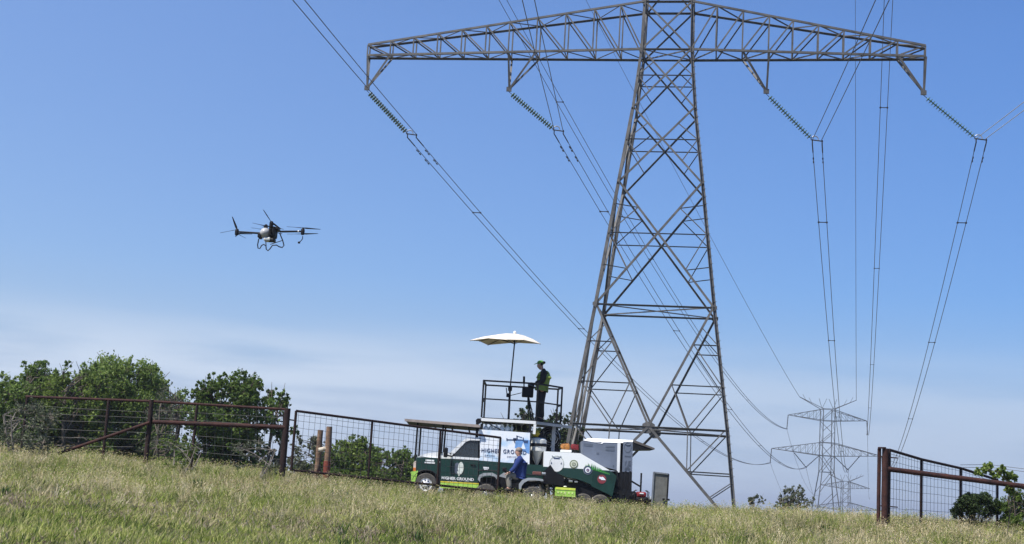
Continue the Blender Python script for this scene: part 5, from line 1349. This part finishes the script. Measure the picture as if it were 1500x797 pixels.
MB().prism([HP(900, 716, .1), HP(930, 720, .1), HP(958, 733, .1), HP(956, 741, .1), HP(900, 735, .1)], (0, 1.3, 0)).build('ramp', black_metal, tr)
for k in range(6): MB().bar(HP(905 + k * 9, 722 + k * 2.2, .05), HP(905 + k * 9, 722 + k * 2.2, 1.4), .04).build('ramp_slat', iron, tr)
MB().bar(HP(926, 704, .5), HP(941, 713, .5), .05).build('strut', black_metal, tr)
for (x, y, s) in ((824, 703, .05), (836, 705, .06), (844, 706, .05)): MB().cbox(HP(x, y, .02), (s * 2, .08, s), .01).build('valve', grey_metal, tr)
# white topped equipment cabinet
YC = 42.9
cb = thing('equipment_cabinet', 'cabinet with painted-in shade on grey sides, white roof and an open black flap on its right', 'cabinet', at(890, 715, YC + .6))
CPp = lambda x, y, d=0.: at(x, y, YC) + Vector((0, d, 0))
MB().prism([CPp(853, 646), CPp(906, 649), CPp(905, 689), CPp(853, 676)], (0, 1.3, 0)).build('side_panel', shaded_panel, cb)
MB().prism([CPp(862, 641.5, .12), CPp(928, 644.5, .12), CPp(927, 649.5, 0), CPp(906, 648.6, -.01), CPp(884, 648.2, -.01), CPp(882, 650, -.012), CPp(854, 645, -.01)], (0, 1.35, .0)).build('roof', white_p, cb)
MB().prism([CPp(904.5, 648, -.02), CPp(909, 648, -.02), CPp(907.5, 692, -.02), CPp(903.5, 692, -.02)], (0, .04, 0)).build('corner_post', white_p, cb)
MB().prism([CPp(908.5, 646.5, .05), CPp(911.5, 646.5, .05), CPp(912, 720, .05), CPp(904, 720, .05)], (0, .5, 0)).build('door_gap', black_pl, cb)
MB().prism([CPp(913, 647), CPp(927, 647.5), CPp(926, 692), CPp(911.5, 691)], (0, 1.2, 0)).build('front_door', shaded_panel, cb)
MB().prism([CPp(912, 691, .02), CPp(926, 692, .02), CPp(925, 732, .02), CPp(900, 730, .02)], (0, 1.2, 0)).build('lower_cupboard', black_metal, cb)
MB().prism([CPp(884, 690, .3), CPp(905, 690, .3), CPp(903, 725, .3), CPp(884, 720, .3)], (0, .9, 0)).build('lower_cupboard', black_metal, cb)
def cp(x, y, off): q = at(x, y, YC); return Vector((q.x, YC + off, q.z))
for xa, ya, xb, yb, h in ((855, 651, 868, 652.5, .08), (887, 654, 900, 654.8, .05), (887, 658.5, 900, 659.5, .06), (874, 664, 877, 664.4, .05), (897.5, 682.5, 899.5, 682.7, .06)): MB().bar(cp(xa, ya, -.006), cp(xb, yb, -.006), .006, h).build('faded_label', grey_print, cb)
discprint(cp(919.5, 655.5, -.004), .16, grey_print, cb, 'door_emblem', hole=.145, rx=.7); MB().tube([cp(916, 650.5, -.01), cp(918, 652, -.01), cp(921, 652, -.01), cp(923, 650.7, -.01)], .012, 5).build('door_emblem', grey_print, cb); MB().bar(cp(915, 668, -.006), cp(923.5, 668.6, -.006), .006, .03).build('door_print', grey_print, cb)
mb = MB(); r_ = random.Random(2)
for ix in range(7):
    for iz in range(8):
        if r_.random() < .5: continue
        q = cp(915.5, 688, -.006) + Vector((ix * .026, 0, iz * .038)); mb.box(q, (.02, .006, .03))
mb.build('door_pattern', grey_print, cb)
MB().prism([CPp(927, 646.5, .0), CPp(958, 656.8, .0), CPp(958, 658.7, .0), CPp(927, 659, .0)], (0, 1.25, 0)).build('flap', black_metal, cb)
MB().prism([CPp(927, 645.2, -.02), CPp(932, 645.8, -.02), CPp(959, 656.5, -.02), CPp(958.5, 659, -.02), CPp(929, 648.5, -.02)], (0, .04, 0)).build('flap_edge', pbr('flap_edge', (.10, .085, .075), .6), cb)
# bags on the hopper
def bag(name, label, x, y, w, h, mat, seed):
    c = at(x, y, YH + .5); r_ = random.Random(seed); mb = MB(); mb.ellipsoid(c, (w, w * .8, h), 16, 9)
    mb.v = [(v[0] + r_.uniform(-.02, .02), v[1], v[2] + r_.uniform(-.02, .02)) if True else v for v in mb.v[:]]
    mb2 = MB(); mb2.cbox(c, (w * 1.9, w * 1.5, h * 1.7), h * .5); mb2.v = [(v[0] + r_.uniform(-.012, .012), v[1], v[2] + r_.uniform(-.02, .02)) for v in mb2.v]
    t = thing(name, label, 'bag', c - Vector((0, 0, h))); mb2.build('bag_body', mat, t, smooth=True); MB().tube([c + Vector((-w * .5, 0, h * .8)), c + Vector((0, 0, h * 1.25)), c + Vector((w * .5, 0, h * .8))], .012, 5).build('bag_strap', black_pl, t)
bag('bag', 'orange and brown bag lying on top of the hopper', 828, 654, .15, .10, amber, 1); bag('bag', 'dark red bag on the hopper beside the orange one', 842, 655, .13, .10, pbr('maroon_fabric', (.20, .015, .02), .85, 0, .35, 9, .4), 2)
MB().cbox(at(829, 661, YH + .3), (.34, .3, .07), .02).build('lid', white_pl, tr)
# lime sign box hung low on the trailer
sg = thing('sign_box', 'bright lime box with a row of pale stars low on the trailer side', 'sign', at(829, 730, YH - .2))
SP = lambda x, y, d=0.: at(x, y, YH - .2) + Vector((0, d, 0))
MB().prism([SP(813, 714.5), SP(843, 716.5), SP(842.6, 728.5), SP(813, 726.5)], (0, .15, 0)).build('box', lime, sg)
MB().prism([SP(814, 713.4, -.012), SP(843, 715.4, -.012), SP(842.8, 718.6, -.012), SP(814, 716.8, -.012)], (0, .17, 0)).build('lid', pbr('yellow_green', (.70, .80, .10), .4), sg)
pale_lime = pbr('pale_lime', (.72, .85, .32), .5)
for i, x in enumerate((817.5, 822.3, 827.6, 833.5, 838.5)): star(at(x, 721.2 + i * .35, YH - .2) + Vector((0, -.003, 0)), .045 if i != 2 else .055, pale_lime, sg, 'star')
MB().ellipsoid(SP(828, 712.8, .06), (.055, .05, .02)).build('knob', white_pl, sg, smooth=True)
# generator and upright pipe, grey board
gn = thing('generator', 'small red portable generator on the rear of the trailer ramp', 'generator', at(939, 733, YH - .15)); q = at(939, 724.5, YH - .15)
MB().cbox(q, (.30, .32, .16), .05).build('fuel_tank', red_m, gn); MB().cbox(q + Vector((0, -.01, -.15)), (.34, .34, .14), .04).build('engine', black_pl, gn); MB().cbox(q + Vector((.0, -.17, .03)), (.12, .02, .04), .01).build('decal', white_pl, gn)
for s in (-1, 1): MB().tube([q + Vector((s * .2, -.18, -.24)), q + Vector((s * .22, -.18, .08)), q + Vector((s * .14, -.16, .13))], .014, 6).build('frame', iron, gn); MB().tube([q + Vector((s * .2, .18, -.24)), q + Vector((s * .22, .18, .08)), q + Vector((s * .14, .16, .13))], .014, 6).build('frame', iron, gn)
MB().cbox(q + Vector((.26, -.1, -.08)), (.08, .12, .12), .03).build('air_filter', white_pl, gn); MB().lathe(q + Vector((-.2, -.1, -.05)), [(.06, -.05), (.09, -.02), (.09, .02), (.05, .05)], 12, 'Y').build('recoil_starter', black_pl, gn)
up_ = single(MB().tube([at(938, 727, YH + .2), at(939.5, 693, YH + .2)], .028, 10), 'upright_pipe', black_metal, 'thin black pipe standing upright beside the red generator', 'pipe', smooth=True)
bd = thing('ramp_board', 'plain grey board standing upright at the right end of the trailer', 'board', at(966, 741, YH)); 
MB().prism([at(957.5, 692, YH), at(979.5, 694.5, YH), at(976.5, 745, YH), at(954.5, 742, YH)], (0, .05, 0)).build('panel', board, bd)
for a, b in (((957.5, 692), (979.5, 694.5)), ((979.3, 694.5), (976.3, 745)), ((957.6, 692), (954.6, 742))): MB().bar(at(a[0], a[1], YH - .015), at(b[0], b[1], YH - .015), .045, .045).build('board_frame', black_metal if b[1] > 744 else grey_metal, bd)
MB().cbox(at(978.5, 732, YH - .05), (.1, .06, .06), .01).build('latch', black_metal, bd); MB().cbox(at(972, 731.5, YH - .04), (.07, .04, .06), .01).build('latch', black_metal, bd)

# ------------------------------------------------------------ drone in the air
YD = 40.0
dc = at(393, 343, YD)
dr = thing('drone', 'large black farm drone with a white tank hovering left of the pylon', 'drone', dc)
DP = lambda x, y, d=0.: at(x, y, YD + d)
hubs = [(347, 339.5, 0.), (443.5, 339, .05), (397.5, 328.5, -.95), (389.5, 333, .95)]
blades = [  # per hub: (dz, list of blade direction (dx, dy, dz))
    [(.05, [(-.20, .12, .40), (-.5, .05, -.12)]), (-.04, [(.32, -.2, -.16), (.4, .3, .06)])],
    [(.08, [(.52, 0, -.01), (-.5, .1, .03)]), (-.06, [(-.46, 0, -.03), (.46, 0, .04)])],
    [(.04, [(-.23, -.2, .32), (.26, .2, -.14)]), (-.05, [(.4, -.2, -.1), (-.3, .3, .02)])],
    [(.03, [(-.44, .1, .09), (.45, -.1, -.05)]), (-.06, [(.5, .1, -.08), (-.4, -.2, .0)])]]
for (hx, hy, hd), bl in zip(hubs, blades):
    h = DP(hx, hy, hd)
    bc = DP(384 if hx < 380 else (410 if hx > 420 else 397), 342 if hx < 420 else 339.3, -.15 if hd < -.5 else (.15 if hd > .5 else 0))
    am = MB().tube([bc, h], [.032, .026], 10).build('arm', black_pl, dr, smooth=True)
    if hx > 420: MB().tube([bc.lerp(h, .78), bc.lerp(h, .83)], .034, 10).build('arm_band', white_pl, dr)
    MB().lathe(h, [(.03, -.11), (.055, -.09), (.06, 0), (.055, .06), (.03, .09)], 14).build('motor', black_pl, dr, smooth=True)
    for dz, ds in bl:
        pr = MB(); o = h + Vector((0, 0, dz * 1.3)); pr.lathe(o, [(.03, -.012), (.03, .012)], 10)
        pr.build('hub', black_pl, dr)
        for d in ds:
            d = Vector(d); ln = d.length; d = d.normalized(); s = d.cross(Vector((0, 0, 1))).normalized(); n_ = s.cross(d)
            mb = MB(); V = []
            for k, w_, tw in ((.03, .018, .3), (.2, .036, .35), (.55, .032, .2), (1., .014, .08)):
                ss = s * math.cos(tw) + n_ * math.sin(tw)
                for a, b_ in ((-1, -.004), (1, -.004), (1, .004), (-1, .004)): V.append(o + d * ln * k + ss * a * w_ + n_ * b_)
            Fc = [(0, 1, 2, 3), (12, 15, 14, 13)] + [(a * 4 + i, (a + 1) * 4 + i, (a + 1) * 4 + (i + 1) % 4, a * 4 + (i + 1) % 4) for a in range(3) for i in range(4)]
            mb.add(V, Fc).build('blade', black_pl, dr, smooth=False)
MB().ellipsoid(DP(388.5, 341.5, -.1), (.155, .22, .155), 18, 12).build('tank', pbr('drone_tank', (.42, .42, .41), .4, 0, .1, 6), dr, smooth=True)
MB().cbox(DP(392, 351, -.1), (.2, .3, .12), .04).build('tank_sump', tank_m, dr)
MB().cbox(DP(400, 341, 0), (.20, .5, .32), .05).build('frame_body', black_pl, dr); MB().cbox(DP(398, 352, -.1), (.22, .25, .1), .03).build('pump', iron, dr); MB().cbox(DP(405, 336, 0), (.18, .4, .1), .03).build('battery', iron, dr); MB().cbox(DP(381, 346, -.05), (.1, .35, .14), .03).build('frame_body', black_pl, dr)
MB().lathe(DP(388.5, 332, -.1), [(.05, -.01), (.05, .03), (.03, .04)], 12).build('tank_cap', black_pl, dr)
for d in (-.3, .3):
    s_ = (-1 if d < 0 else 1)
    pth = [DP(379, 350, d), DP(377.3, 359, d), DP(378, 363.5, d), DP(380.5, 364.3, d), DP(383, 360, d), DP(386, 358, d), DP(389.5, 360, d), DP(390, 365, d), DP(392.5, 367.3, d), DP(395.5, 364.5, d), DP(399, 359.5, d), DP(405, 359, d), DP(409, 361.5, d), DP(413.5, 362.6, d), DP(416, 359.5, d), DP(414, 352, d), DP(409.5, 341, d)]
    MB().tube(pth, .017, 8).build('landing_skid', black_pl, dr, smooth=True)
MB().tube([DP(389.8, 360, -.3), DP(389, 350, -.2)], .015, 8).build('skid_strut', black_pl, dr); MB().tube([DP(396, 358, -.3), DP(413, 352.5, -.3)], .012, 8).build('skid_strut', black_pl, dr)
for hx, hy, hd, ex in ((443.5, 346, .05, 439.5), (347, 344, 0, 345.5)):
    a = DP(hx, hy, hd); ln = .2 if hx > 400 else .06
    MB().tube([a, a + Vector((0, 0, -ln * .4)), a + Vector((-.04, 0, -ln * .7)), a + Vector((-.09 if hx > 400 else -.02, 0, -ln))], .013, 8).build('spray_nozzle', black_pl, dr, smooth=True)
    if hx > 400: MB().cbox(a + Vector((-.095, 0, -ln)), (.07, .07, .06), .02).build('nozzle_head', black_pl, dr)

# ------------------------------------------------------------ haze: the air between here and the far pylons
hz_m = bpy.data.materials.new('haze'); hz_m.use_nodes = True; t = hz_m.node_tree; t.nodes.clear()
pv = N(t, 'ShaderNodeVolumePrincipled'); pv.inputs['Density'].default_value = .0003; pv.inputs['Color'].default_value = (.86, .92, 1, 1); pv.inputs['Anisotropy'].default_value = .3
ho = N(t, 'ShaderNodeOutputMaterial'); L(t, pv.outputs[0], ho.inputs['Volume'])

hb = MB().box((0, 0, 10), (13000, 14000, 76)).mesh('haze')
hzo = link('haze', hb, hz_m); tag(hzo, kind='stuff')
